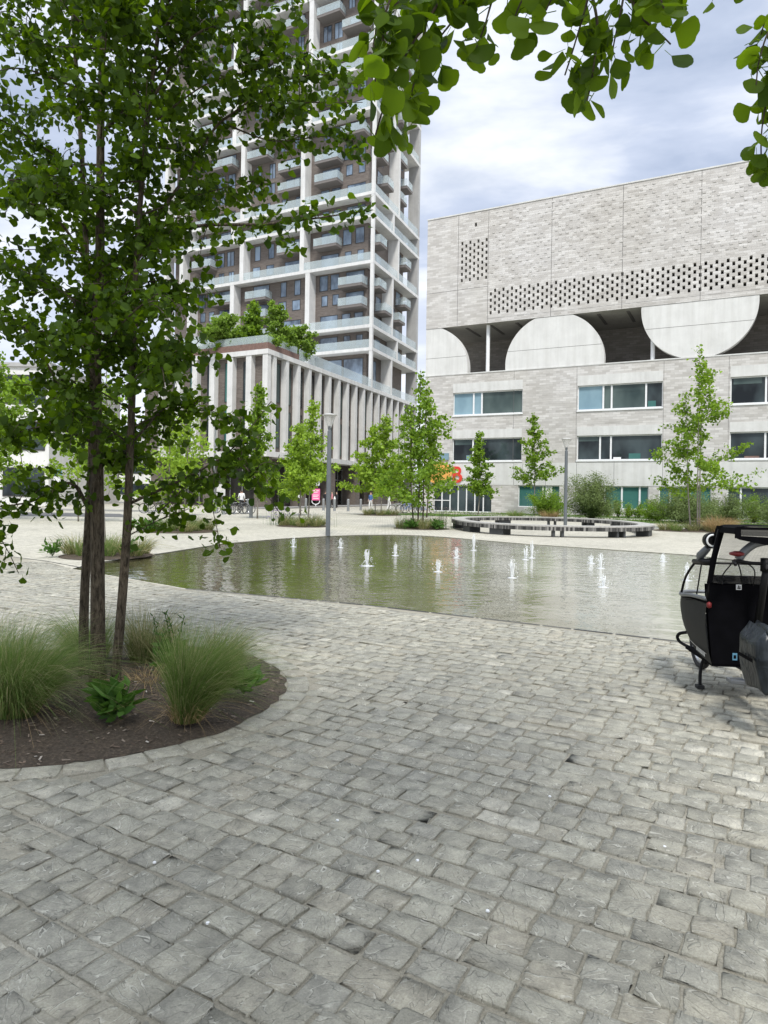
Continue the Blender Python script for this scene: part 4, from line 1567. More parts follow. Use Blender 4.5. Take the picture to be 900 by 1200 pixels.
for (x, y, h, _), lb in zip(JETS, JL):
    h *= .85
    rs = np.random.default_rng(int(abs(x * 100) + y * 10))
    r = empty('fountain_jet', (x, y, -.022), 0, lb, 'fountain', 'small water jets in the pool')
    m = MB()
    fat = 1.6 if 'bushy' in lb else 1.
    for k in range(int(7 * fat)):
        a = rs.uniform(0, 6.28)
        q = rs.uniform(.55, 1)
        s = .02 + .05 * (1 - q)
        m.tube(spline([(x + .01 * math.cos(a), y + .01 * math.sin(a), -.02), (x + s * fat * math.cos(a), y + s * fat * math.sin(a), h * q * .6), (x + 1.4 * s * fat * math.cos(a), y + 1.4 * s * fat * math.sin(a), h * q)], 4),
               [.012 * fat, .014, .012, .013, .010, .012, .009, .006, .002], 6)
    m.build('water_column', M['spray'], r, smooth=True)
    m = MB()
    for k in range(90):
        a, q = rs.uniform(0, 6.28), abs(rs.normal(0, .07 * fat))
        z = rs.uniform(0, h * max(.1, 1.1 - q * 4))
        g = rs.uniform(.35, 1.1)
        m.lathe([(.002, -.01 * g), (.008 * g, -.004 * g), (.008 * g, .004 * g), (.002, .012 * g)], 5, (x + q * math.cos(a), y + q * math.sin(a), z))
    m.build('droplets', M['spray'], r)
    m = MB()
    m.lathe([(.11 * fat, -.021), (.08, -.015), (.035, -.005), (.008, .008)], 12, (x, y, 0))
    m.build('splash_ring', M['spray'], r, smooth=True)

# bollards
G = 'grey bollards along the street edge'
BL = [(-12.45, 50.9, 'grey bollard left of the parked bicycles'), (-10.72, 45.7, 'grey bollard in front of the parked bicycles'), (-9.58, 48.2, 'grey bollard right behind the parked bicycles'), (-7.9, 40.65, 'nearest grey bollard, right of the bicycles under the drooping spray'),
      (-5.3, 60, 'grey bollard behind the lime-green tree bed'), (-4.21, 58.4, 'grey bollard just right of the nearer lamp post'), (-3.08, 59.1, 'second grey bollard right of the nearer lamp post'), (-2.11, 62.6, 'third grey bollard right of the nearer lamp post, by the lime tree'), (-6.9, 60.5, 'grey bollard left of the pink poster')]
proto = None
for x, y, lb in BL:
    if proto is None:
        proto = empty('bollard', (x, y, 0), 0, lb, 'bollard', G)
        m = MB()
        m.lathe([(.11, 0), (.11, .98), (.09, 1.03), (.05, 1.05)], 14, (x, y, 0))
        m.build('post', M['bollard'], proto)
        m = MB()
        m.lathe([(.14, 0), (.14, .03), (.112, .05)], 14, (x, y, 0))
        m.build('base', M['bollard'], proto)
    else:
        c = copy_tree(proto)
        c.location = (x, y, 0)
        c['label'] = lb


# ------------------------------------------------------------------ the pale stone block on the right
WANG = math.atan2(WD.y, WD.x)
block = empty('stone_block_building', tuple(WP), WANG, 'pale stone block with concrete discs in its open storey and pierced brickwork above', 'building')


def wf(u, v, z):               # v is positive INTO the building
    return WP + WD * u - WN * v + Vector((0, 0, z))


def wall_with_holes(m, u0, u1, z0, z1, holes, v, depth, mi=0):
    us = sorted({u0, u1, *[h[0] for h in holes], *[h[1] for h in holes]})
    zs = sorted({z0, z1, *[h[2] for h in holes], *[h[3] for h in holes]})
    us = [u for u in us if u0 <= u <= u1]
    zs = [z for z in zs if z0 <= z <= z1]
    solid = np.ones((len(us) - 1, len(zs) - 1), bool)
    ua, za = np.array(us), np.array(zs)
    for h in holes:
        i0, i1 = np.searchsorted(ua, h[0]), np.searchsorted(ua, h[1])
        j0, j1 = np.searchsorted(za, h[2]), np.searchsorted(za, h[3])
        solid[i0:i1, j0:j1] = False
    for j in range(len(zs) - 1):
        i = 0
        while i < len(us) - 1:
            if not solid[i, j]:
                i += 1
                continue
            k = i
            while k < len(us) - 1 and solid[k, j]:
                k += 1
            m.add([(us[i], v, zs[j]), (us[k], v, zs[j]), (us[k], v, zs[j + 1]), (us[i], v, zs[j + 1])], [(0, 1, 2, 3)], mi)
            i = k
    for a, b, c, d in holes:
        w = v + depth
        m.add([(a, v, c), (b, v, c), (b, v, d), (a, v, d), (a, w, c), (b, w, c), (b, w, d), (a, w, d)],
              [(0, 4, 5, 1), (2, 6, 7, 3), (0, 3, 7, 4), (1, 5, 6, 2)], mi)


BU = 62.
# upper storeys with the pierced screens
holes = []


def screen(u0, u1, z0, z1, du=.385, per=.56, hw=.20, hh=.30):
    out = []
    n = int((u1 - u0) / du)
    for i in range(n):
        ua = round(u0 + du * i + .08, 3)
        k = 0
        while True:
            za = round(z0 + .04 + per * k + (per / 2 if i % 2 else 0), 3)
            if za + hh > z1 + .01:
                break
            out.append((ua, round(ua + hw, 3), za, round(za + hh, 3)))
            k += 1
    return out


holes = screen(3.28, 6.0, 20.85, 24.8) + screen(6.06, 46, 17.62, 20.08)
holes.append((4.62, 4.84, 25.75, 26.1))
m = MB(wf)
wall_with_holes(m, 0, BU, 16.92, 27.05, holes, 0, .45)
m.add([(0, 0, 16.92), (0, 30, 16.92), (0, 30, 27.05), (0, 0, 27.05)], [(0, 3, 2, 1)])
m.add([(BU, 0, 0), (BU, 30, 0), (BU, 30, 27.05), (BU, 0, 27.05)], [(0, 1, 2, 3)])
m.add([(0, 30, 0), (BU, 30, 0), (BU, 30, 27.05), (0, 30, 27.05)], [(0, 3, 2, 1)])
m.build('upper_wall', M['wbrick'], block)
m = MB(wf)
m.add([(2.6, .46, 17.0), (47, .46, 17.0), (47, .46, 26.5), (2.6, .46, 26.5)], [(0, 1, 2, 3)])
m.build('screen_shade_backing', M['shade_backing'], block)  # near-black sheet paints the unlit depth behind the screen holes
m = MB(wf)
m.box(-.04, BU, -.05, 30.05, 27.053, 27.16)
m.build('roof', M['wconc'], block)
# bricks that stand proud of the wall here and there
rs = np.random.default_rng(8)
m = MB(wf)
for i in range(62):
    for j in range(18):
        if rs.random() < .35:
            continue
        u = 6.3 + i * .62 + (.31 if j % 2 else 0) + rs.normal(0, .03)
        z = 20.6 + j * .355
        if u > 40 or z > 26.7:
            continue
        m.box(u, u + .22, -.028, .02, z, z + .17)
m.build('proud_bricks', M['wbrick'], block)
m = MB(wf)
for u in (3.08, 5.95, 11.6, 17.4, 23.2, 29.0, 34.8):
    m.box(u - .018, u + .018, -.003, .02, 16.94, 27.04)
m.box(.0, 5.93, -.0025, .02, 20.2, 20.235)
m.box(5.97, BU, -.0025, .02, 17.3, 17.325)
for u in (2.35, 8.6, 9.4, 11.4, 14.0, 17.0, 20.7, 24.7):
    m.box(u - .014, u + .014, -.0225, .01, 2.52, 4.4)
for u in (8.5, 13.9, 20.68, 25.3):
    m.box(u - .012, u + .012, -.003, .01, 4.46, 12.45)
m.build('movement_joint', M['joint'], block)

# lower storeys
WINS = [(2.8, 9.28), (13.98, 20.62), (25.4, 32.0), (36.8, 43.4)]
GW = [(9.0, 12.6), (16.25, 19.68), (20.43, 24.2), (25.3, 31.0), (33.5, 40.)]
ENT = (1.0, 6.6)
holes = [(a, b, 8.79, 10.83) for a, b in WINS] + [(a, b, 4.62, 6.65) for a, b in WINS] + [(a, b, .6, 2.48) for a, b in GW] + [(ENT[0], ENT[1], .02, 2.48)]
m = MB(wf)
wall_with_holes(m, 0, BU, 0, 12.5, holes, 0, .30)
m.add([(0, 0, 0), (0, 30, 0), (0, 30, 12.5), (0, 0, 12.5)], [(0, 3, 2, 1)])
m.build('wall', M['wbrick'], block)
m = MB(wf)
m.box(-.02, BU, -.02, .0, 2.5, 4.42)
for a, b in WINS:
    m.box(a, b, -.018, .0, 10.85, 11.68)
    m.box(a, b, -.018, .0, 6.67, 7.42)
m.build('concrete_band', M['wconc'], block)
m = MB(wf)
m.box(-.03, BU, -.04, .4, 12.503, 12.60)
m.build('parapet_coping', M['wconc'], block)
m = MB(wf)
m.add([(0, .3, 12.52), (BU, .3, 12.52), (BU, 7, 12.52), (0, 7, 12.52)], [(0, 1, 2, 3)])
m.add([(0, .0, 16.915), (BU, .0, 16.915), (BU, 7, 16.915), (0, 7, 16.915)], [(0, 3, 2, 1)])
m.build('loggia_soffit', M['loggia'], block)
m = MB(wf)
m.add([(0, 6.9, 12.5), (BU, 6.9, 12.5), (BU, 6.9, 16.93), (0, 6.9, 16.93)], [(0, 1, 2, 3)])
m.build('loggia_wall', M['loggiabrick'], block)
m = MB(wf)
for u in np.arange(1.2, 44, 2.35):
    m.box(u, u + .25, .8, 4.6, 16.87, 16.91)
m.build('soffit_light', M['joint'], block)
for u in (5.82, 19.75, 33.4):
    m = MB(wf)
    m.lathe([(.17, 12.6), (.17, 16.9)], 14, (u, .7, 0))
    m.build('column', M['white'], block, smooth=False)
for cu, cz, rr_, jz in ((-.05, 13.0, 4.2, 14.15), (11.87, 13.0, 4.2, 14.2), (23.08, 16.62, 4.17, 15.05), (35.0, 13.0, 4.2, 14.2)):
    poly = []
    for i in range(181):
        t = 2 * PI * i / 180
        u, z = cu + rr_ * math.cos(t), cz + rr_ * math.sin(t)
        poly.append((max(u, .0), min(max(z, 12.605), 16.905)))
    cl_ = [poly[0]]
    for p in poly[1:]:
        if (Vector(p) - Vector(cl_[-1])).length > .01:
            cl_.append(p)
    if (Vector(cl_[0]) - Vector(cl_[-1])).length < .02:
        cl_.pop()
    n = len(cl_)
    m = MB(wf)
    m.add([(u, .03, z) for u, z in cl_] + [(u, .75, z) for u, z in cl_],
          [tuple(range(n)), tuple(range(n, 2 * n))[::-1]] + [(i, n + i, n + (i + 1) % n, (i + 1) % n) for i in range(n)])
    o = m.build('concrete_disc', M['wdisc'], block)
    half = math.sqrt(max(0, rr_ ** 2 - (jz - cz) ** 2)) - .03
    m = MB(wf)
    m.box(max(.02, cu - half), cu + half, .026, .04, jz, jz + .03)
    m.build('panel_joint', M['joint'], o)


def window(u0, u1, z0, z1, muls, mats, parent=block, v=.2, fr=.075, sill=True):
    m = MB(wf)
    m.box(u0, u1, v - .06, v + .05, z0, z0 + fr)
    m.box(u0, u1, v - .06, v + .05, z1 - fr, z1)
    edges = [u0] + [u0 + (u1 - u0) * q for q in muls] + [u1]
    for i, e in enumerate(edges):
        if i == 0:
            m.box(e, e + fr, v - .06, v + .05, z0 + fr, z1 - fr)
        elif i == len(edges) - 1:
            m.box(e - fr, e, v - .06, v + .05, z0 + fr, z1 - fr)
        else:
            m.box(e - fr * .9, e + fr * .9, v - .07, v + .05, z0 + fr, z1 - fr)
    if sill:
        m.box(u0 - .05, u1 + .05, -.07, v, z0 - .12, z0 - .004)
    o = m.build('window', M['white'], parent)
    for i in range(len(edges) - 1):
        q = MB(wf)
        q.box(edges[i] + .02, edges[i + 1] - .02, v + .01, v + .03, z0 + .03, z1 - .03)
        q.build('pane', M[mats[i % len(mats)]], o)
    return o


D_, P_, T_ = 'wglass', 'wblue', 'wteal'
window(*WINS[0], 8.79, 10.83, (.30, .42), (P_, P_, 'wslate'))
window(*WINS[1], 8.79, 10.83, (.31, .41, .81), (P_, 'wslate', 'wslate', D_))
window(*WINS[2], 8.79, 10.83, (.36, .7), (D_, D_, D_))
window(*WINS[3], 8.79, 10.83, (.31, .41, .81), (D_, D_, P_, D_))
window(*WINS[0], 4.62, 6.65, (.3, .42), (D_, D_, D_))
window(*WINS[1], 4.62, 6.65, (.28, .41), (D_, D_, D_))
window(*WINS[2], 4.62, 6.65, (.36, .7), (D_, D_, D_))
window(*WINS[3], 4.62, 6.65, (.36, .7), (D_, P_, D_))
window(*GW[0], .6, 2.48, (.6, .68, .80), (T_, T_, 'white', T_), sill=False)
window(*GW[1], .6, 2.48, (.40, .80), (T_, T_, T_), sill=False)
window(*GW[2], .6, 2.48, (.22, .6), (T_, T_, T_), sill=False)
window(*GW[3], .6, 2.48, (.16, .55), (D_, D_, D_), sill=False)
window(*GW[4], .6, 2.48, (.3, .6), (D_, D_, D_), sill=False)
for u0, u1, z0, z1, mt in ((18.1, 19.0, 4.70, 5.15, 'wteal'), (16.9, 17.5, 4.70, 4.86, 'white'), (19.5, 20.1, 8.87, 9.35, 'wteal'), (4.1, 4.6, 4.72, 5.15, 'wblue'), (26.4, 27.4, 4.70, 4.85, 'corten'),
                            (14.1, 15.7, 6.2, 6.57, 'wslate'), (3.0, 4.6, 6.1, 6.57, 'wslate'), (25.6, 27.5, 10.3, 10.75, 'wslate'), (16.9, 19.2, 10.2, 10.75, 'wslate')):
    q = MB(wf)
    q.box(u0, u1, .196, .208, z0, z1)
    q.build('blind_item_reflection', M[mt], block)  # low boxes are things inside; upper strips are blinds, one a painted reflection
# the glazed entrance
dr = MB(wf)
e0, e1 = ENT
for u in np.linspace(e0, e1, 8):
    dr.box(u - .05, u + .05, .14, .26, .02, 2.46)
dr.box(e0, e1, .141, .259, 2.38, 2.47)
dr.box(e0, e1, .142, .258, .02, .10)
dr.box(e0, e0 + 1.55, .143, .257, 1.0, 1.07)
door = dr.build('door', M['white'], block)
q = MB(wf)
q.box(e0, e1, .19, .21, .03, 2.45)
q.build('pane', M['wglass'], door)
# orange round and red letter over the entrance
q = MB(wf)
q.fmap = lambda x, y, z: wf(x, y, z)
cp = [(1.55 + 1.32 * math.cos(2 * PI * i / 48), 3.55 + 1.0 * math.sin(2 * PI * i / 48)) for i in range(48)]
q.add([(u, -.14, z) for u, z in cp] + [(u, -.03, z) for u, z in cp], [tuple(range(48))] + [(i, 48 + i, 48 + (i + 1) % 48, (i + 1) % 48) for i in range(48)])
q.build('orange_sign_panel', M['orange'], block)
text_part('letter', 'B', 2.05, wf(3.32, -.06, 3.32), WD, (0, 0, 1), M['letterred'], block, .05, .92)
q = MB(wf)
q.box(1.6, 2.5, -.12, -.03, 4.75, 5.35)
q.build('blue_sign_panel', M['wblue'], block)

# ------------------------------------------------------------------ podium and tower
DR_ = Vector((.37935, .92525, 0))
DL_ = Vector((-.8869, .4619, 0))
NR_ = Vector((.92525, -.37935, 0))
NL_ = Vector((-.4619, -.8869, 0))
PC = Vector((-11.517, 66.436, 0))
TC = Vector((-1.893, 89.909, 0))


def face(o, d, nrm):
    return lambda u, w, z: o + d * u + nrm * w + Vector((0, 0, z))


pod = empty('podium_building', tuple(PC), 0, 'low podium with tall white fins over brown brick and shops, under the apartment tower', 'building')
pr, pl = face(PC, DR_, NR_), face(PC, DL_, NL_)
PRL, PLL = 43.2, 17.


def para(o, a0, b0, a1, b1):
    return [tuple((o + DR_ * a + DL_ * b).xy) for a, b in ((a0, b0), (a1, b0), (a1, b1), (a0, b1))]


m = MB()
m.prism(para(PC, .62, .62, PRL - .4, PLL), 5.5, 15.05)
m.build('wall', M['brick'], pod)
m = MB()
m.prism(para(PC, -.06, -.06, PRL, PLL), 15.02, 15.5)
m.prism(para(PC, -.05, -.05, PRL, PLL), 5.02, 5.55)
m.build('white_beam', M['tconc'], pod)
m = MB()
m.prism(para(PC, 2.2, 2.2, PRL - .5, PLL), 0, 5.02)
m.build('shop_core', M['brick'], pod)
FR = [1.4 + 2.42 * i for i in range(17)]
FL = [2.34 + 2.35 * i for i in range(6)]
for u in FR:
    m = MB(pr)
    m.box(u - .27, u + .27, -.62, .0, 5.55, 15.02)
    m.build('fin', M['tconc'], pod)
for u in FL:
    m = MB(pl)
    m.box(u - .34, u + .34, -.62, .0, 5.55, 15.02)
    m.build('fin', M['tconc'], pod)
m = MB()
m.prism(para(PC, 0, 0, .62, .62), 5.55, 15.02)
m.build('fin', M['tconc'], pod)


def tall_window(fm, u0, u1, z0, z1, w, parent, gl='shopglass', frm='frame'):
    m = MB(fm)
    t = .07
    m.box(u0, u0 + t, w - .1, w + .05, z0, z1)
    m.box(u1 - t, u1, w - .1, w + .05, z0, z1)
    m.box(u0 + t, u1 - t, w - .1, w + .05, z0, z0 + t)
    m.box(u0 + t, u1 - t, w - .1, w + .05, z1 - t, z1)
    o = m.build('window', M[frm], parent)
    q = MB(fm)
    q.box(u0 + t, u1 - t, w - .08, w + .012, z0 + t, z1 - t)
    q.build('pane', M[gl], o)
    return o


rs = np.random.default_rng(15)
for i, u in enumerate(FR[:-1]):
    c = u + 1.21
    for z0, z1 in ((6.0, 9.9), (10.6, 14.6)):
        wd = .55 if i % 3 else .75
        tall_window(pr, c - wd + .25 * (i % 2), c + wd, z0, z1, -.62, pod, ('shopglass', 'wglass', 'wslate')[int(rs.integers(0, 3))])
for i, u in enumerate([0.3] + FL[:-1]):
    if i == 0:
        continue
    for z0, z1 in ((6.0, 9.9), (10.6, 14.6)):
        tall_window(pl, u + .42, u + 1.15, z0, z1, -.62, pod, ('wteal', 'wglass')[i % 2])
# shopfronts: glazing between brown brick pillars
for k in range(6):
    u = .4 + 7.1 * k
    m = MB(pr)
    m.box(u, u + 1.25, -1.6, -.35, 0, 5.02)
    m.build('pillar', M['brick'], pod)
    if k < 6:
        m = MB(pr)
        for q in range(5):
            x = u + 1.6 + q * 1.28
            m.box(x - .05, x + .05, -2.3, -2.08, .1, 4.4)
        m.box(u + 1.3, u + 6.9, -2.3, -2.09, 3.1, 3.2)
        m.box(u + 1.3, u + 6.9, -2.3, -2.09, 4.4, 4.5)
        o = m.build('shop_window', M['frame'] if k % 2 else M['alu'], pod)
        q = MB(pr)
        q.box(u + 1.3, u + 6.9, -2.25, -2.14, .12, 4.4)
        q.build('pane', M['shopglass'], o)
for k in range(2):
    u = .8 + 7.4 * k
    m = MB(pl)
    m.box(u + 6.4, u + 7.5, -1.6, -.35, 0, 5.02)
    m.build('pillar', M['brick'], pod)
    m = MB(pl)
    for q in range(4):
        x = u + .6 + q * 1.6
        m.box(x - .06, x + .06, -2.3, -2.08, .1, 4.4)
    m.box(u, u + 6.3, -2.3, -2.09, 3.3, 3.42)
    o = m.build('shop_window', M['alu'], pod)
    q = MB(pl)
    q.box(u, u + 6.3, -2.25, -2.14, .12, 4.4)
    q.build('pane', M['shopglass'], o)
text_part('shop_lettering', 'WOODS', .78, pl(3.3, -1.95, 2.62), -DL_, (0, 0, 1), M['letterwhite'], pod, .04, 2.1)
text_part('shop_lettering', 'W', 3.0, pl(7.7, -1.95, 2.6), -DL_, (0, 0, 1), M['letterwhite'], pod, .04, 1.5)
text_part('shop_lettering', 'tHUB', 1.35, pr(10.6, -.3, 2.75), DR_, (0, 0, 1), M['letterwhite'], pod, .05, 2.3)
m = MB(pl)
m.box(.02, PLL, -.55, -.03, 15.5, 16.15)
m.fmap = pr
m.box(.02, 6.2, -.55, -.03, 15.5, 16.1)
pz = m.build('planter', M['corten'], pod)
m = MB(pl)
m.box(.3, PLL, -.30, -.27, 16.15, 16.95)
m.fmap = pr
m.box(.3, 6.2, -.30, -.27, 16.1, 16.9)
m.box(6.25, PRL - 18.4, -.10, -.07, 15.5, 16.7)
m.box(PRL - 18.3, PRL - .3, -.10, -.07, 15.5, 16.6)
m.build('balustrade', M['rail'], pod)

tower = empty('apartment_tower', tuple(TC), 0, 'high-rise apartment tower of brown brick in a white frame with glass balconies', 'building')
tr_, tl_ = face(TC, DR_, NR_), face(TC, DL_, NL_)
TL_LEN, TR_LEN, TR_WALL, INS = 37.6, 18.0, 15.0, 1.6
SLABS = [20.85, 23.9, 32.4, 38.5, 41.5, 52.8, 58.6, 61.6, 70.2, 76.]
m = MB()
m.prism(para(TC, INS, INS, TR_WALL, TL_LEN - 1.2), 0, 75.5)
m.build('wall', M['brick'], tower)
for z in SLABS:
    m = MB()
    m.prism(para(TC, 0, 0, TR_LEN, TL_LEN), z - .42, z)
    s = m.build('floor_slab', M['tconc'], tower)
    m = MB(tl_)
    m.box(.35, TL_LEN, -.09, -.06, z + .02, z + 1.1)
    m.fmap = tr_
    m.box(.35, TR_LEN, -.09, -.06, z + .02, z + 1.1)
    m.build('balustrade', M['rail'], s)
m = MB()
m.prism(para(TC, .02, .02, .46, .46), 15.5, 76)
m.build('corner_column', M['tconc'], tower)
levels = [15.5] + SLABS
for i in range(len(levels) - 1):
    a, b = levels[i], levels[i + 1] - .42
    sh = .85 * (1 if i % 2 else -1)
    for u in (10.9 + sh * .6, 22.9 - sh, 33. + sh):
        m = MB(tl_)
        m.box(u - .36, u + .36, -INS, -.02, a, b)
        m.build('fin', M['tconc'], tower)
    m = MB(tr_)
    u = 8.2 + sh * 1.2
    m.box(u - .24, u + .24, -INS, -.02, a, b)
    m.build('fin', M['tconc'], tower)
    m = MB(tr_)
    m.box(TR_LEN - .75, TR_LEN - .05, -1.7, -.02, a if i else 0, b)
    m.build('fin', M['tgrey'], tower)
    m = MB(tl_)
    m.box(TL_LEN - .7, TL_LEN - .05, -INS, -.02, a, b)
    m.build('fin', M['tconc'], tower)

STO = [20.85, 23.9, 26.75, 29.55, 32.4, 35.45, 38.5, 41.5, 44.3, 47.15, 50., 52.8, 55.7, 58.6, 61.6, 64.45, 67.3, 70.2, 73.1]
wins, bals = [], []
rs = np.random.default_rng(21)
for si, z in enumerate(STO):
    isslab = any(abs(z - s) < .1 for s in SLABS)
    for bay, (a, b) in enumerate(((2.0, 9.6), (12.3, 21.4), (24.4, 31.8))):
        flip = (si // 2 + bay) % 2
        L = b - a
        # one wide glazed door set, two narrower windows
        big = a + (.2 if flip else L - 3.3)
        sm = [a + (L - 1.6 if flip else .3), a + (L * .55 if flip else L * .30)]
        wins.append((tl_, big, big + 2.9, z + .06, z + 2.25))
        for x in sm:
            w = 1.05 + .35 * ((si + bay) % 2)
            wins.append((tl_, x, x + w, z + (.08 if si % 2 else .75), z + 2.25))
        if not isslab:
            bals.append((tl_, big - .5, big + 3.2, z))
    for bay, (a, b) in enumerate(((2.2, 7.0), (9.6, 14.6))):
        flip = (si + bay) % 2
        big = a + (.3 if flip else b - a - 2.4)
        wins.append((tr_, big, big + 1.9, z + .06, z + 2.25))
        x = a + (b - a - 1.1 if flip else .3)
        wins.append((tr_, x, x + .8, z + .5, z + 2.25))
        if not isslab:
            bals.append((tr_, big - .2, big + 2.2, z))
# the tall double-height room over the podium terrace
for fm, a, b in ((tl_, 2.2, 5.3), (tl_, 5.5, 8.6), (tr_, 2.4, 5.2)):
    tall_window(fm, a, b, 15.9, 19.9, -INS, tower, 'tglass')
wins.sort(key=lambda w: (w[3] + 1.0) * 1.2 + w[1] * .9)
rest_f, rest_p = {}, {}
for i, (fm, a, b, z0, z1) in enumerate(wins):
    if i < 96:
        o = tall_window(fm, a, b, z0, z1, -INS, tower, 'tglass')
    else:
        for store, bx_ in ((rest_f, [(a, a + .09, -INS - .1, -INS + .05, z0, z1), (b - .09, b, -INS - .1, -INS + .05, z0, z1), (a + .09, b - .09, -INS - .1, -INS + .05, z1 - .09, z1), ((a + b) / 2 - .04, (a + b) / 2 + .04, -INS - .1, -INS + .05, z0, z1 - .09)]), (rest_p, [(a + .09, b - .09, -INS - .08, -INS + .012, z0, z1 - .09)])):
            mm = store.setdefault('m', MB())
            mm.fmap = fm
            for q in bx_:
                mm.box(*q)
o = rest_f['m'].build('windows', M['frame'], tower)
o['kind'] = 'stuff'
o = rest_p['m'].build('pane', M['tglass'], o)
for fm, a, b, z in bals:
    pj = 1.62
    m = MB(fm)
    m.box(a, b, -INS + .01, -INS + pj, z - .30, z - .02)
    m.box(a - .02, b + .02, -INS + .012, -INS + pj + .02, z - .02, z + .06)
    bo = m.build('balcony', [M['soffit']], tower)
    m = MB(fm)
    m.box(a, b, -INS + pj - .05, -INS + pj - .02, z + .06, z + 1.12)
    m.box(a + .0, a + .03, -INS + .05, -INS + pj - .06, z + .06, z + 1.12)
    m.box(b - .03, b - .0, -INS + .05, -INS + pj - .06, z + .06, z + 1.12)
    m.build('balustrade', M['rail'], bo)

# roof garden on the podium
def roof_pt(a, b):
    p = PC + DR_ * a + DL_ * b
    return (p.x, p.y, 15.5)


G = 'trees on the podium roof terrace'
young_tree(roof_pt(1.4, 6.4), 4.6, 2.8, M['leafolive'], 'pale yellow-green tree on the roof terrace, leftmost above the planter', G, 2, 71, .12, .22, 2.4, shape='oval', name='roof_tree')
young_tree(roof_pt(2.0, 3.2), 5.6, 2.0, M['leafmid'], 'dark green conical tree at the middle of the roof terrace edge', G, 1, 72, .05, .22, 2.6, name='roof_tree')
young_tree(roof_pt(3.2, 1.2), 5.6, 2.2, M['leafolive'], 'yellow-green tree at the corner of the roof terrace', G, 2, 73, .05, .22, 2.4, name='roof_tree')
young_tree(roof_pt(7.8, 1.4), 3.9, 2.3, M['leafolive'], 'lower bushy tree right of the roof terrace corner', G, 2, 74, .03, .22, 2.4, shape='oval', name='roof_tree')
shrub(roof_pt(1.2, 8.8), 1.4, 2.2, 75, M['leafgrey'], 'grey-green shrub at the left end of the roof terrace', None, 1200, .2, 'roof_shrub')

# ------------------------------------------------------------------ pale buildings far left
def strip_building(name, x0, x1, y0, y1, h, label, storeys, wmat, cols):
    r = empty(name, ((x0 + x1) / 2, y0, 0), 0, label, 'building')
    m = MB()
    m.box(x0, x1, y0, y1, 0, h)
    m.build('wall', M['palewall'], r)
    m = MB()
    m.box(x0 - .2, x1 + .2, y0 - .2, y1 + .2, h + .003, h + .35)
    m.build('roof', M['tgrey'], r)
    sh = h / storeys
    for s in range(storeys):
        w = (x1 - x0) / cols
        for c in range(cols):
            a = x0 + w * c + .35
            m = MB()
            z0, z1 = s * sh + .8, s * sh + sh - .7
            m.box(a, a + w - .7, y0 - .06, y0 - .003, z0, z0 + .09)
            m.box(a, a + w - .7, y0 - .06, y0 - .003, z1 - .09, z1)
            m.box(a, a + .09, y0 - .06, y0 - .003, z0 + .09, z1 - .09)
            m.box(a + w - .79, a + w - .7, y0 - .06, y0 - .003, z0 + .09, z1 - .09)
            o = m.build('window', M['frame'], r)
            q = MB()
            q.box(a + .09, a + w - .79, y0 - .04, y0 - .002, z0 + .09, z1 - .09)
            q.build('pane', M[wmat], o)


strip_building('pale_office_block', -60, -29.5, 60, 76, 12.2, 'pale block with dark window bands at the far left behind the near crown', 3, 'wglass', 7)
strip_building('white_street_house', -46, -24, 104, 116, 9.5, 'low white house at the street end, seen between near stems and podium', 3, 'wglass', 6)

# street edge before the shops
m = MB()
m.prism([tuple(pr(u, w, 0).xy) for u, w in ((-4, .8), (60, .8), (60, 3.2), (-4, 3.2))], 0, .12)
tag(m.build('pavement', M['pavement']), kind='structure')


# ------------------------------------------------------------------ people (far off, on the street)
M['skin'] = simple('skin', (.42, .27, .20), .6, var=.05)
M['hair'] = simple('dark_hair', (.03, .022, .018), .7)


def cloth(name, c):
    return simple(name, c, .85, var=.15)


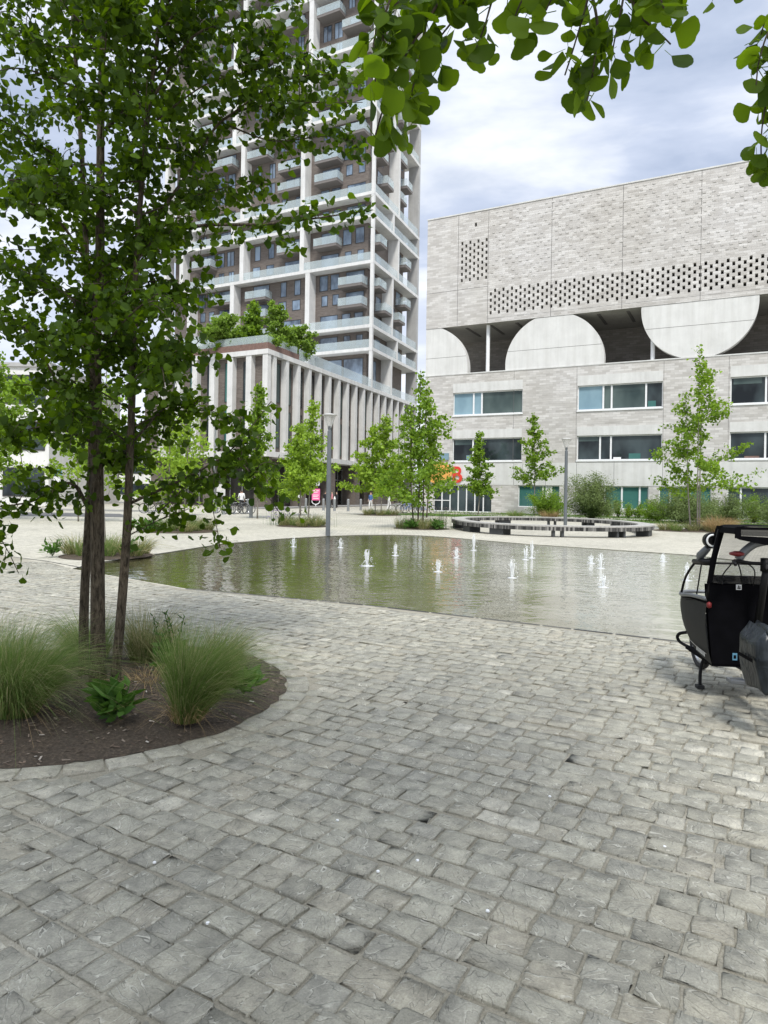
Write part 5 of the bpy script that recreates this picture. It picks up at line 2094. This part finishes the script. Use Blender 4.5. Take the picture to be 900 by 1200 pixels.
def person(loc, ang, shirt, trousers, label, stride=.18, hgt=1.7, bag=None):
    r = empty('person', loc, 0, label, 'person', None)
    s = hgt / 1.7
    J = [((0, 0, .93), .145), ((0, 0, 1.12), .125), ((0, 0, 1.33), .15), ((0, 0, 1.46), .058), ((0, .01, 1.56), .085), ((0, .01, 1.64), .085),
         ((.09, 0, .88), .095), ((.10, stride * .55, .48), .062), ((.10, stride * .2 + .02, .08), .042), ((.11, stride * .2 + .16, .035), .035),
         ((-.09, 0, .88), .095), ((-.10, -stride * .1, .48), .062), ((-.10, -stride * .9, .09), .042), ((-.11, -stride * .9 + .15, .035), .035),
         ((.17, 0, 1.38), .062), ((.22, -.04, 1.12), .042), ((.21, .09, .90), .032), ((.20, .13, .80), .03),
         ((-.17, 0, 1.38), .062), ((-.22, .03, 1.12), .042), ((-.21, .12, .92), .032), ((-.20, .15, .82), .03)]
    E_ = [(0, 1), (1, 2), (2, 3), (3, 4), (4, 5), (0, 6), (6, 7), (7, 8), (8, 9), (0, 10), (10, 11), (11, 12), (12, 13), (2, 14), (14, 15), (15, 16), (16, 17), (2, 18), (18, 19), (19, 20), (20, 21)]
    me = bpy.data.meshes.new('body')
    me.from_pydata([tuple(c * s for c in j[0]) for j in J], E_, [])
    o = bpy.data.objects.new('body', me)
    COL.objects.link(o)
    sk = o.modifiers.new('skin', 'SKIN')
    for v, j in zip(me.skin_vertices[0].data, J):
        v.radius = (j[1] * s, j[1] * s * (.8 if j[1] > .1 else 1))
        v.use_root = False
    me.skin_vertices[0].data[0].use_root = True
    sb = o.modifiers.new('sub', 'SUBSURF')
    sb.levels = sb.render_levels = 1
    dg = bpy.context.evaluated_depsgraph_get()
    m2 = bpy.data.meshes.new_from_object(o.evaluated_get(dg))
    m2.name = 'body'
    bpy.data.objects.remove(o)
    for mt in (M['skin'], shirt, trousers, M['hair'], M['blackplastic']):
        m2.materials.append(mt)
    for p in m2.polygons:
        c = p.center / s
        arm = abs(c.x) > .185 and c.z > .7
        if arm:
            k = 1 if c.z > 1.05 else 0
        elif c.z > 1.44:
            k = 3 if (c.z > 1.62 or (c.y < -.02 and c.z > 1.5)) else 0
        elif c.z > .92:
            k = 1
        elif c.z > .1:
            k = 2
        else:
            k = 4
        p.material_index = k
        p.use_smooth = True
    b = bpy.data.objects.new('body', m2)
    COL.objects.link(b)
    b.parent = r
    b.rotation_euler = (0, 0, ang)
    if bag:
        q = MB()
        x, y, z = loc
        q.lathe([(.03, .70), (.11, .74), (.12, .98), (.06, 1.08), (.03, 1.2)], 10, (x + .27, y, z))
        t = q.build('shoulder_bag', bag, r, smooth=True)
    return r


wsh, bsh, dsh, psh = cloth('white_shirt', (.7, .7, .7)), cloth('blue_top', (.06, .13, .30)), cloth('dark_coat', (.02, .02, .025)), cloth('pink_top', (.6, .25, .28))
wtr, btr = cloth('white_trousers', (.66, .66, .64)), cloth('black_trousers', (.02, .02, .022))
person(tuple(at(350.5, 590, 68).xy) + (0,), .6, wsh, btr, 'person in white top and black trousers walking left of the pink poster')
person(tuple(at(381, 590, 72).xy) + (0,), -.5, dsh, btr, 'person in dark clothes right beside the pink poster')
person(tuple(at(389, 590, 70).xy) + (0,), 1.8, psh, btr, 'person in a pink and white top beside the nearer lamp post', bag=M['white'])
person(tuple(at(394.5, 590, 70.5).xy) + (0,), 1.2, dsh, btr, 'person in a dark coat next to the one in the pink top')
person(tuple(at(434.5, 590, 62).xy) + (0,), 2.6, bsh, wtr, 'person in a blue top and white trousers left of the lime tree trunk')
person(tuple(at(283, 590, 49.5).xy) + (0,), .2, wsh, btr, 'person in a white shirt standing behind the parked bicycles')
person(tuple(at(456, 590, 64).xy) + (0,), -1., wsh, wtr, 'person all in white right of the lime tree trunk')

# pink poster on a stand
pp = at(370, 590, 71)
po = empty('poster_stand', (pp.x, pp.y, 0), .25, 'pink poster on a curved white stand outside the shop with white lettering', 'sign')


def fp(x, y, z):
    c, s = math.cos(.25), math.sin(.25)
    return Vector((pp.x + x * c - y * s, pp.y + x * s + y * c, z))


m = MB(fp)
m.box(-.42, .42, -.03, .03, .75, 1.95)
pn = m.build('poster', M['pink'], po)
m = MB(fp)
for i, z in enumerate((1.75, 1.6, 1.3, 1.15, .95)):
    m.box(-.3, .3 - .12 * (i % 2), -.036, -.031, z - .03, z + .03)
m.build('text_lines', M['letterwhite'], pn)
m = MB(fp)
m.tube(spline([(-.42, 0, .72), (-.32, 0, .45), (0, 0, .32), (.32, 0, .45), (.42, 0, .72)], 5), .05, 6)
m.box(-.04, .04, -.04, .04, .05, .33)
m.box(-.35, .35, -.25, .25, 0, .05)
m.build('stand', M['white'], po)

# small blue street sign at the left
sg = at(68, 600, 40)
st = empty('street_sign', (sg.x, sg.y, 0), 0, 'small blue and white street sign on a thin pole seen left of the near trunk', 'sign')
m = MB()
m.lathe([(.035, 0), (.035, 2.75)], 8, (sg.x, sg.y, 0))
m.build('pole', M['bollard'], st)
m = MB()
m.box(sg.x - .22, sg.x + .22, sg.y - .05, sg.y - .037, 2.3, 2.72)
m.build('blue_plate', M['bluesticker'], st)
m = MB()
m.box(sg.x - .25, sg.x + .25, sg.y - .05, sg.y - .037, 1.95, 2.26)
m.build('white_plate', M['sticker'], st)

# sign mast and info panel by the bicycles
ip = at(251, 600, 47.5)
r = empty('info_post', (ip.x, ip.y, 0), 0, 'tall grey mast with small warning sign and pale panel by the parked bicycles', 'sign')
m = MB()
m.lathe([(.10, 0), (.09, 2.5), (.06, 6.2)], 10, (ip.x, ip.y, 0))
m.build('pole', M['bollard'], r)
m = MB()
m.box(ip.x + .15, ip.x + .75, ip.y - .04, ip.y + .02, 1.25, 2.05)
m.build('panel', M['lampcap'], r)
m = MB()
m.add([(ip.x + .35, ip.y - .05, 3.1), (ip.x + .75, ip.y - .05, 3.1), (ip.x + .55, ip.y - .05, 2.75)], [(0, 2, 1)])
m.add([(ip.x + .35, ip.y - .03, 3.1), (ip.x + .75, ip.y - .03, 3.1), (ip.x + .55, ip.y - .03, 2.75)], [(0, 1, 2)])
m.build('warning_triangle', M['orange'], r)
m = MB()
m.lathe([(.03, 0), (.03, 3.15)], 6, (ip.x + .55, ip.y, 0))
m.build('sign_pole', M['bollard'], r)


# ------------------------------------------------------------------ bicycles
def bicycle(loc, rz, label, group, fcol):
    x, y, z = loc
    r = empty('bicycle', loc, 0, label, 'bicycle', group)
    ca, sa = math.cos(rz), math.sin(rz)

    def fb(a, b, c):
        return Vector((x + a * ca - b * sa, y + a * sa + b * ca, c))
    W1, W2 = fb(-.52, 0, .34), fb(.54, 0, .34)
    ax = (ca, sa, 0)
    for W in (W1, W2):
        m = MB()
        m.ring(W, ax, (0, 0, 1), .325, .022, 28, 6)
        t = m.build('wheel', M['rubber'], r)
        m = MB()
        for k in range(10):
            a = 2 * PI * k / 10
            m.tube([W, W + Vector((ca * math.cos(a), sa * math.cos(a), math.sin(a))) * .31], .004, 3, False)
        m.ring(W, ax, (0, 0, 1), .30, .012, 24, 4)
        m.build('rim', M['alu'], t)
    m = MB()
    bb, seat, head = fb(-.08, 0, .30), fb(-.22, 0, .82), fb(.36, 0, .82)
    m.tube([bb, seat], .018, 6)
    m.tube([bb, head + Vector((0, 0, -.1))], .02, 6)
    m.tube([seat + Vector((0, 0, -.1)), head], .018, 6)
    m.tube([bb, W1], .012, 5)
    m.tube([seat + Vector((0, 0, -.1)), W1], .010, 5)
    m.tube([fb(.33, 0, .92), fb(.40, 0, .66), W2], .015, 6)
    m.build('frame', fcol, r)
    m = MB()
    m.tube(spline([fb(.20, -.28, .98), fb(.32, -.2, 1.0), fb(.34, 0, .96), fb(.32, .2, 1.0), fb(.20, .28, .98)], 4), .013, 6)
    m.build('handlebar', M['alu'], r)
    m = MB()
    m.tube([fb(-.36, 0, .90), fb(-.28, 0, .92), fb(-.18, 0, .91), fb(-.08, 0, .90)], [.06, .07, .045, .02], 8)
    m.build('saddle', M['blackplastic'], r)
    return r


G = 'bicycles parked before the podium'
bks = [(at(268, 600, 47.2), 1.2, 'dark bicycle at the left of the parked row, beside the bollard', 'blackplastic'), (at(275, 600, 47.6), .3, 'grey bicycle second in the parked row, turned sideways', 'steelgrey'),
       (at(281, 600, 47.2), .9, 'black bicycle in the middle of the parked row', 'blackplastic'), (at(286, 600, 47.9), -.3, 'light framed bicycle at the right of the parked row', 'alu'), (at(262, 600, 48.5), .1, 'bicycle half hidden behind the front bollard', 'blackplastic'),
       (at(178, 600, 46), .2, 'dark bicycle parked at the left, seen under the near branch', 'blackplastic'), (at(186, 600, 46.6), .5, 'second bicycle at the left under the near branch', 'steelgrey')]
for p, a, lb, c in bks:
    bicycle((p.x, p.y, 0), a, lb, G, M[c])
G = 'bicycles parked behind the multi-stemmed tree'
M['blueframe'] = simple('blue_bike_paint', (.05, .13, .33), .4)
for px, a, lb in ((476, .2, 'blue bicycle left of the leaning stem by the ring bench tree'), (482, -.2, 'second blue bicycle, closest to the leaning stem'), (466, .5, 'light bicycle behind the lime tree bed'), (500, .3, 'blue bicycle beyond the multi-stemmed tree trunks')):
    p = at(px, 596, 56)
    bicycle((p.x, p.y, 0), a, lb, G, M['alu'] if 'light' in lb else M['blueframe'])

# hedge at the end of the street between tower and stone block
shrub((2.2, 84, 0), 3.2, 3.0, 95, M['leafmid'], 'dark hedge-like shrub at the street end between tower and stone block', None, 900, .28, 'street_shrub')

# ------------------------------------------------------------------ the cargo bike at the right edge
CB = Vector((2.88, 5.3, 0))
hd = R(6)
CF, CR = Vector((math.sin(hd), math.cos(hd), 0)), Vector((math.cos(hd), -math.sin(hd), 0))


def cb(x, y, z):
    return CB + CR * x + CF * y + Vector((0, 0, z))


cargo = empty('cargo_bike', tuple(CB), 0, 'black cargo bike with a grey-sided box and rain canopy parked at the right edge', 'cargo bike')
SEC = [(0, .30, .30, .345, .80), (.2, .298, .31, .352, .785), (.45, .285, .335, .35, .755), (.62, .26, .365, .335, .735), (.85, .19, .42, .27, .72), (1.02, .11, .48, .18, .71), (1.08, .05, .52, .10, .705)]
NV = 7


def hull_side(sgn):
    vs, fs = [], []
    for y, wb, zb, wt, zt in SEC:
        for k in range(NV):
            q = k / (NV - 1)
            w = wb + (wt - wb) * math.sin(q * PI / 2) + .018 * math.sin(q * PI)
            vs.append((sgn * w, y, zb + (zt - zb) * q))
    for i in range(len(SEC) - 1):
        for k in range(NV - 1):
            a = i * NV + k
            f = (a, a + NV, a + NV + 1, a + 1)
            fs.append(f if sgn < 0 else f[::-1])
    return vs, fs


for sgn in (-1, 1):
    m = MB(cb)
    m.add(*hull_side(sgn))
    o = m.build('side_panel', M['greypanel'], cargo, smooth=True)
    if sgn < 0:
        # lower trim with light lettering-like strip as on the bike
        q = MB(cb)
        pts = [(-.305, .03, .375), (-.31, .25, .39), (-.30, .45, .405), (-.272, .62, .435)]
        for (x0, y0, z0), (x1, y1, z1) in zip(pts[:-1], pts[1:]):
            q.add([(x0 - .026, y0, z0), (x1 - .026, y1, z1), (x1 - .028, y1, z1 + .006), (x0 - .028, y0, z0 + .006)], [(0, 1, 2, 3)])
        for i in range(7):
            yy = .06 + .028 * i
            q.add([(-.333, yy, .345 + .07 * yy), (-.333, yy + .018, .345 + .07 * yy), (-.335, yy + .018, .375 + .07 * yy), (-.335, yy, .375 + .07 * yy)], [(0, 1, 2, 3)])
        q.build('panel_trim', M['lampcap'], o)
m = MB(cb)
m.add([(-.30, 0, .30), (.30, 0, .30), (.345, 0, .80), (.36, -.01, .94), (-.355, -.01, .93), (-.345, 0, .80)], [(0, 1, 2, 3, 4, 5)])
m.add([(-.30, .04, .30), (.30, .04, .30), (.345, .04, .80), (.36, .03, .94), (-.355, .03, .93), (-.345, .04, .80)], [(5, 4, 3, 2, 1, 0)])
m.box(-.30, .30, 0.0, .62, .29, .31)
m.add([(-.352, -.01, .80), (-.36, .25, .80), (-.35, .45, .78), (-.27, .85, .74), (-.27, .85, .70), (-.355, .45, .74), (-.362, .25, .775), (-.355, -.01, .78)], [tuple(range(8))])
m.build('box_back_panel', M['black'], cargo)
# rim and seat cushion inside
m = MB(cb)
m.tube(spline([(-.35, 0, .815), (-.36, .3, .80), (-.34, .62, .76), (-.2, 1.0, .735), (0, 1.08, .73), (.2, 1.0, .735), (.34, .62, .76), (.36, .3, .80), (.35, 0, .815)], 5), .016, 8)
m.build('box_rim', M['steelgrey'], cargo, smooth=True)
m = MB(cb)
m.box(-.29, .29, .06, .16, .45, .99)
m.build('seat_back', M['black'], cargo, bevel=.03)
# canopy: frame, fabric and clear film
m = MB(cb)
for s in (-1, 1):
    m.tube(spline([(s * .345, .0, .82), (s * .315, .0, 1.1), (s * .255, .02, 1.36)], 5), .010, 6)
    m.tube(spline([(s * .33, .66, .76), (s * .325, .56, .92), (s * .305, .40, 1.06), (s * .26, .14, 1.25), (s * .25, .05, 1.37)], 5), .011, 6)
    m.tube([(s * .318, .0, 1.10), (s * .305, .42, 1.07)], .022, 6)
    m.tube([(s * .338, .25, .81), (s * .318, .2, 1.09)], .006, 6)
m.tube([(-.255, .02, 1.37), (.255, .02, 1.37)], .012, 6)
m.tube([(-.305, .40, 1.06), (.305, .40, 1.06)], .010, 6)
m.build('canopy_frame', M['blackplastic'], cargo, smooth=True)
m = MB(cb)
for s in (-1, 1):
    m.add([(s * .325, -.005, 1.075), (s * .312, .40, 1.045), (s * .305, .40, 1.085), (s * .318, -.005, 1.135)], [(0, 1, 2, 3)])
    m.add([(s * .262, .0, 1.26), (s * .268, .13, 1.235), (s * .255, .06, 1.385), (s * .25, -.04, 1.39)], [(0, 1, 2, 3)])
m.add([(-.352, -.012, .93), (-.31, -.012, .94), (-.275, -.012, 1.15), (-.225, -.012, 1.35), (-.268, -.012, 1.36), (-.322, -.012, 1.14)], [(0, 1, 2, 3, 4, 5)])
m.add([(.352, -.012, .93), (.31, -.012, .94), (.275, -.012, 1.15), (.225, -.012, 1.35), (.268, -.012, 1.36), (.322, -.012, 1.14)], [(5, 4, 3, 2, 1, 0)])
roof = [(-.262, 1.345), (-.25, 1.385), (-.2, 1.40), (0, 1.405), (.2, 1.40), (.25, 1.385), (.262, 1.345)]
vs = [(x, .07, z - .01) for x, z in roof] + [(x, -.30, z - .005) for x, z in roof]
m.add(vs, [(i, i + 1, 8 + i, 7 + i) for i in range(6)])
# rear valance with its tinted window
m.add([(-.25, -.30, 1.395), (.25, -.30, 1.395), (.25, -.30, 1.375), (-.25, -.30, 1.375)], [(0, 1, 2, 3)])
m.add([(-.262, -.302, 1.33), (.262, -.302, 1.31), (.265, -.302, 1.25), (-.05, -.302, 1.265), (-.23, -.302, 1.30), (-.262, -.302, 1.315)], [(0, 1, 2, 3, 4, 5)])
m.add([(-.262, -.301, 1.39), (-.22, -.301, 1.39), (-.22, -.301, 1.31), (-.262, -.301, 1.31)], [(0, 1, 2, 3)])
m.add([(.06, -.303, 1.30), (.265, -.303, 1.30), (.265, -.303, 1.1), (.17, -.303, 1.18), (.10, -.303, 1.27)], [(0, 1, 2, 3, 4)])
can = m.build('canopy', M['black'], cargo)
sol = can.modifiers.new('thick', 'SOLIDIFY')
sol.thickness = .006
m = MB(cb)
m.add([(-.22, -.3, 1.375), (.25, -.3, 1.375), (.25, -.3, 1.32), (-.22, -.3, 1.33)], [(0, 1, 2, 3)])
m.build('tinted_window', M['tintfilm'], cargo)
m = MB(cb)
m.add([(-.31, -.006, .94), (.31, -.006, .94), (.225, -.006, 1.35), (-.225, -.006, 1.35)], [(0, 1, 2, 3)])
m.build('rear_film', M['smokefilm'], cargo)
m = MB(cb)
for s in (-1, 1):
    m.add([(s * .346, .0, .83), (s * .335, .64, .77), (s * .306, .40, 1.05), (s * .32, .0, 1.08)], [(0, 1, 2, 3)])
    m.add([(s * .317, .0, 1.12), (s * .304, .40, 1.07), (s * .262, .12, 1.25), (s * .258, .02, 1.34)], [(0, 1, 2, 3)])
m.add([(-.335, .64, .77), (.335, .64, .77), (.306, .40, 1.05), (-.306, .40, 1.05)], [(0, 1, 2, 3)])
m.build('clear_window', M['clear'], cargo)
m = MB(cb)
lp = (-.272, .10, 1.265)
m.lathe([(.0, 0)], 3, (9, 9, 9)) if False else None
m.tube([(lp[0] + .01, lp[1] + .10, lp[2]), (lp[0], lp[1] + .06, lp[2]), (lp[0], lp[1], lp[2])], [.03, .06, .064], 18)
lo = m.build('round_lamp', M['blackplastic'], cargo, smooth=False)
m = MB(cb)
m.ring((lp[0], lp[1] - .004, lp[2]), (1, 0, 0), (0, 0, 1), .045, .008, 24, 6)
m.build('lamp_ring', M['white'], lo, smooth=True)
m = MB(cb)
m.tube([(-.29, .16, 1.20), (-.302, .28, 1.13), (-.30, .30, 1.06)], [.028, .035, .02], 8)
m.build('lamp_bracket', M['steelgrey'], lo, smooth=True)
# stickers and reflectors on the back panel
m = MB(cb)
m.box(-.135, -.095, -.018, -.013, .895, .935)
sk_ = m.build('white_label', M['sticker'], cargo)
m = MB(cb)
m.box(-.127, -.103, -.021, -.0185, .903, .912)
m.box(-.122, -.115, -.021, -.0185, .914, .929)
m.box(-.11, -.105, -.021, -.0185, .914, .925)
m.build('label_print', M['blackplastic'], sk_)
m = MB(cb)
m.box(-.15, -.115, -.008, -.003, .345, .40)
bs = m.build('blue_label', M['bluesticker'], cargo)
m = MB(cb)
m.box(-.142, -.124, -.011, -.0085, .36, .385)
m.build('label_print', M['black'], bs)
m = MB(cb)
m.lathe([(.004, .745), (.018, .755), (.018, .785), (.004, .795)], 10, (-.335, -.02, 0))
m.build('rear_reflector', M['red'], cargo, smooth=True)
# steering column, handlebar, bell
m = MB(cb)
m.tube([(0, -.06, .55), (0, -.16, .9), (0, -.22, 1.12)], [.03, .026, .024], 10)
m.tube([(-.0, -.2, 1.06), (0, -.2, 1.16)], .035, 10)
m.build('stem', M['blackplastic'], cargo, smooth=True)
m = MB(cb)
m.tube(spline([(-.27, -.34, 1.12), (-.22, -.2, 1.135), (-.10, -.19, 1.12), (0, -.2, 1.12), (.10, -.19, 1.12), (.22, -.2, 1.135), (.27, -.34, 1.12)], 5), .013, 8)
hbm = m.build('handlebar', M['blackplastic'], cargo, smooth=True)
m = MB(cb)
m.tube(spline([(-.17, -.14, 1.14), (-.13, -.14, 1.20), (-.06, -.15, 1.26), (.02, -.16, 1.285)], 5), [.030] * 16, 10)
m.build('grey_hose', M['steelgrey'], hbm, smooth=True)
m = MB(cb)
m.lathe([(.01, 1.165), (.05, 1.175), (.055, 1.19), (.02, 1.205)], 14, (-.19, -.16, 0))
m.build('bell', M['red'], hbm, smooth=True)
for pts in ([(-.20, -.18, 1.14), (-.12, -.05, 1.05), (-.08, 0, .93)], [(-.17, -.18, 1.14), (-.03, -.08, 1.06), (-.01, -.02, .93)], [(-.22, -.18, 1.13), (-.24, -.02, 1.0), (-.23, 0, .92)]):
    m = MB(cb)
    m.tube(spline(pts, 5), .005, 5)
    m.build('brake_cable', M['blackplastic'], hbm)


def wheel(c, R0, name):
    m = MB(cb)
    m.ring(c, (0, 1, 0), (0, 0, 1), R0 - .028, .028, 40, 8)
    w = m.build(name, M['rubber'], cargo, smooth=True)
    m = MB(cb)
    m.ring(c, (0, 1, 0), (0, 0, 1), R0 - .062, .014, 36, 6)
    m.tube([(c[0] - .04, c[1], c[2]), (c[0] + .04, c[1], c[2])], .022, 10)
    for k in range(18):
        a = 2 * PI * k / 18
        m.tube([(c[0] + (.02 if k % 2 else -.02), c[1], c[2]), (c[0], c[1] + math.cos(a) * (R0 - .06), c[2] + math.sin(a) * (R0 - .06))], .0018, 4, False)
    m.build('rim', M['alu'], w)


wheel((0, 1.12, .255), .255, 'front_wheel')
wheel((0, -.88, .29), .29, 'rear_wheel')
m = MB(cb)
m.tube(spline([(-.06, 1.12, .255), (-.06, 1.08, .5), (0, 1.0, .56), (.06, 1.08, .5), (.06, 1.12, .255)], 5), .016, 8)
m.tube(spline([(0, 1.0, .52), (0, .6, .27), (0, .1, .25), (0, -.33, .27)], 5), .026, 10)
m.tube([(0, -.33, .27), (0, -.52, .82)], .02, 8)
for s in (-1, 1):
    m.tube([(s * .03, -.33, .27), (s * .065, -.88, .29)], .012, 8)
    m.tube([(s * .02, -.47, .68), (s * .065, -.88, .29)], .010, 8)
m.tube([(0, -.02, .6), (0, -.33, .28)], .024, 10)
m.build('frame', M['blackplastic'], cargo, smooth=True)
m = MB(cb)
m.tube([(0, -.72, .93), (0, -.62, .95), (0, -.5, .94), (0, -.42, .93)], [.07, .085, .05, .025], 10)
m.tube([(0, -.52, .82), (0, -.56, .93)], .014, 8)
m.build('saddle', M['black'], cargo, smooth=True)
for s in (-1, 1):
    m = MB(cb)
    m.tube(spline([(s * .12, .40, .29), (s * .20, .42, .27), (s * .245, .40, .16), (s * .26, .365, .02)], 5), .014, 8)
    m.tube([(s * .20, .42, .27), (s * .23, .33, .235)], .014, 6)
    k = m.build('kickstand_leg', M['blackplastic'], cargo, smooth=True)
    m = MB(cb)
    m.box(s * .26 - .03, s * .26 + .03, .335, .405, .016, .045)
    m.build('rubber_foot', M['rubber'], k, bevel=.006)
m = MB(cb)
m.tube(spline([(-.27, .68, .42), (-.315, .72, .40), (-.33, .74, .36), (-.30, .70, .315), (-.20, .52, .285), (-.12, .42, .285)], 6), .014, 8)
m.build('bumper_tube', M['blackplastic'], cargo, smooth=True)
m = MB(cb)
m.lathe([(.085, -.004), (.085, .004)], 24, (0, 0, 0)) if False else None
m.ring((.07, -.33, .28), (0, 1, 0), (0, 0, 1), .075, .006, 28, 4)
m.tube([(-.10, -.33, .28), (.10, -.33, .28)], .016, 8)
m.tube([(-.10, -.33, .28), (-.115, -.22, .235)], .013, 8)
m.tube([(.10, -.33, .28), (.115, -.44, .325)], .013, 8)
cr = m.build('crankset', M['blackplastic'], cargo, smooth=False)
for s, yy, zz_ in ((-1, -.20, .235), (1, -.45, .325)):
    m = MB(cb)
    x0, x1 = sorted((s * .135, s * .25))
    m.box(x0, x1, yy - .05, yy - .03, zz_ - .013, zz_ + .013)
    m.box(x0, x1, yy + .03, yy + .05, zz_ - .013, zz_ + .013)
    m.box(x0, x0 + .015, yy - .03, yy + .03, zz_ - .012, zz_ + .012)
    m.box(x1 - .015, x1, yy - .03, yy + .03, zz_ - .012, zz_ + .012)
    m.box(x0 + .015, x1 - .015, yy - .008, yy + .008, zz_ - .010, zz_ + .010)
    m.build('pedal', M['steelgrey'], cr, bevel=.003)

# grey pannier: soft, crumpled, rolled at the top (it hangs from the bike: a thing of its own)
pan = empty('pannier_bag', tuple(cb(-.27, -.72, .34)), 0, 'crumpled grey waterproof pannier hanging on the side of the cargo bike', 'bag')


def pannier(cx, s):
    rs = np.random.default_rng(3)
    vs, fs = [], []
    nz, na = 16, 28
    for i in range(nz + 1):
        q = i / nz
        z = .33 + .40 * q
        hx = .10 * (1 - .75 * max(0, q - .80) / .20) * (.62 + .38 * min(1, q * 2.2))
        hy = .185 * (1 - .12 * q) * (.85 + .15 * min(1, q * 4))
        for k in range(na):
            t = 2 * PI * k / na
            e = .42
            c, sn = math.cos(t), math.sin(t)
            wr = 1 + .035 * math.sin(7 * t + 2.2 * q) + .02 * math.sin(12 * t - 3 * q + 1.) + .02 * math.sin(9 * q + 2 * t)
            x = cx + hx * math.copysign(abs(c) ** e, c) * wr
            y = -.72 + hy * math.copysign(abs(sn) ** e, sn) * wr + .02 * q
            zz = z + .014 * math.sin(4 * t + 5 * q) + (.028 * math.sin(2.3 * t + 1) if i == nz else 0)
            vs.append((x, y, zz))
    for i in range(nz):
        for k in range(na):
            fs.append((i * na + k, i * na + (k + 1) % na, (i + 1) * na + (k + 1) % na, (i + 1) * na + k))
    fs.append(tuple(range(na))[::-1])
    fs.append(tuple(range(nz * na, nz * na + na)))
    return vs, fs


m = MB(cb)
m.add(*pannier(-.232, 1))
m.build('bag_body', M['tarp'], pan, smooth=True)
m = MB(cb)
m.tube(spline([(-.24, -.88, .715), (-.235, -.80, .735), (-.23, -.68, .735), (-.225, -.58, .715)], 4), [.018, .024, .026, .025, .027, .026, .025, .027, .026, .025, .026, .024, .018], 10)
m.build('rolled_top', M['tarp'], pan, smooth=True)
m = MB(cb)
m.add([(-.346, -.84, .52), (-.346, -.60, .52), (-.347, -.60, .545), (-.347, -.84, .545)], [(0, 1, 2, 3)])
m.build('strap', M['black'], pan)
m = MB(cb)
for s in (-1, 1):
    m.tube(spline([(s * .13, -.50, .30), (s * .15, -.6, .62), (s * .15, -1.0, .62), (s * .07, -.9, .3)], 4), .009, 6)
m.tube([(-.15, -.62, .62), (.15, -.62, .62)], .009, 6)
m.tube([(-.15, -.98, .62), (.15, -.98, .62)], .009, 6)
m.build('luggage_rack', M['blackplastic'], cargo, smooth=True)
bpy.context.view_layer.update()
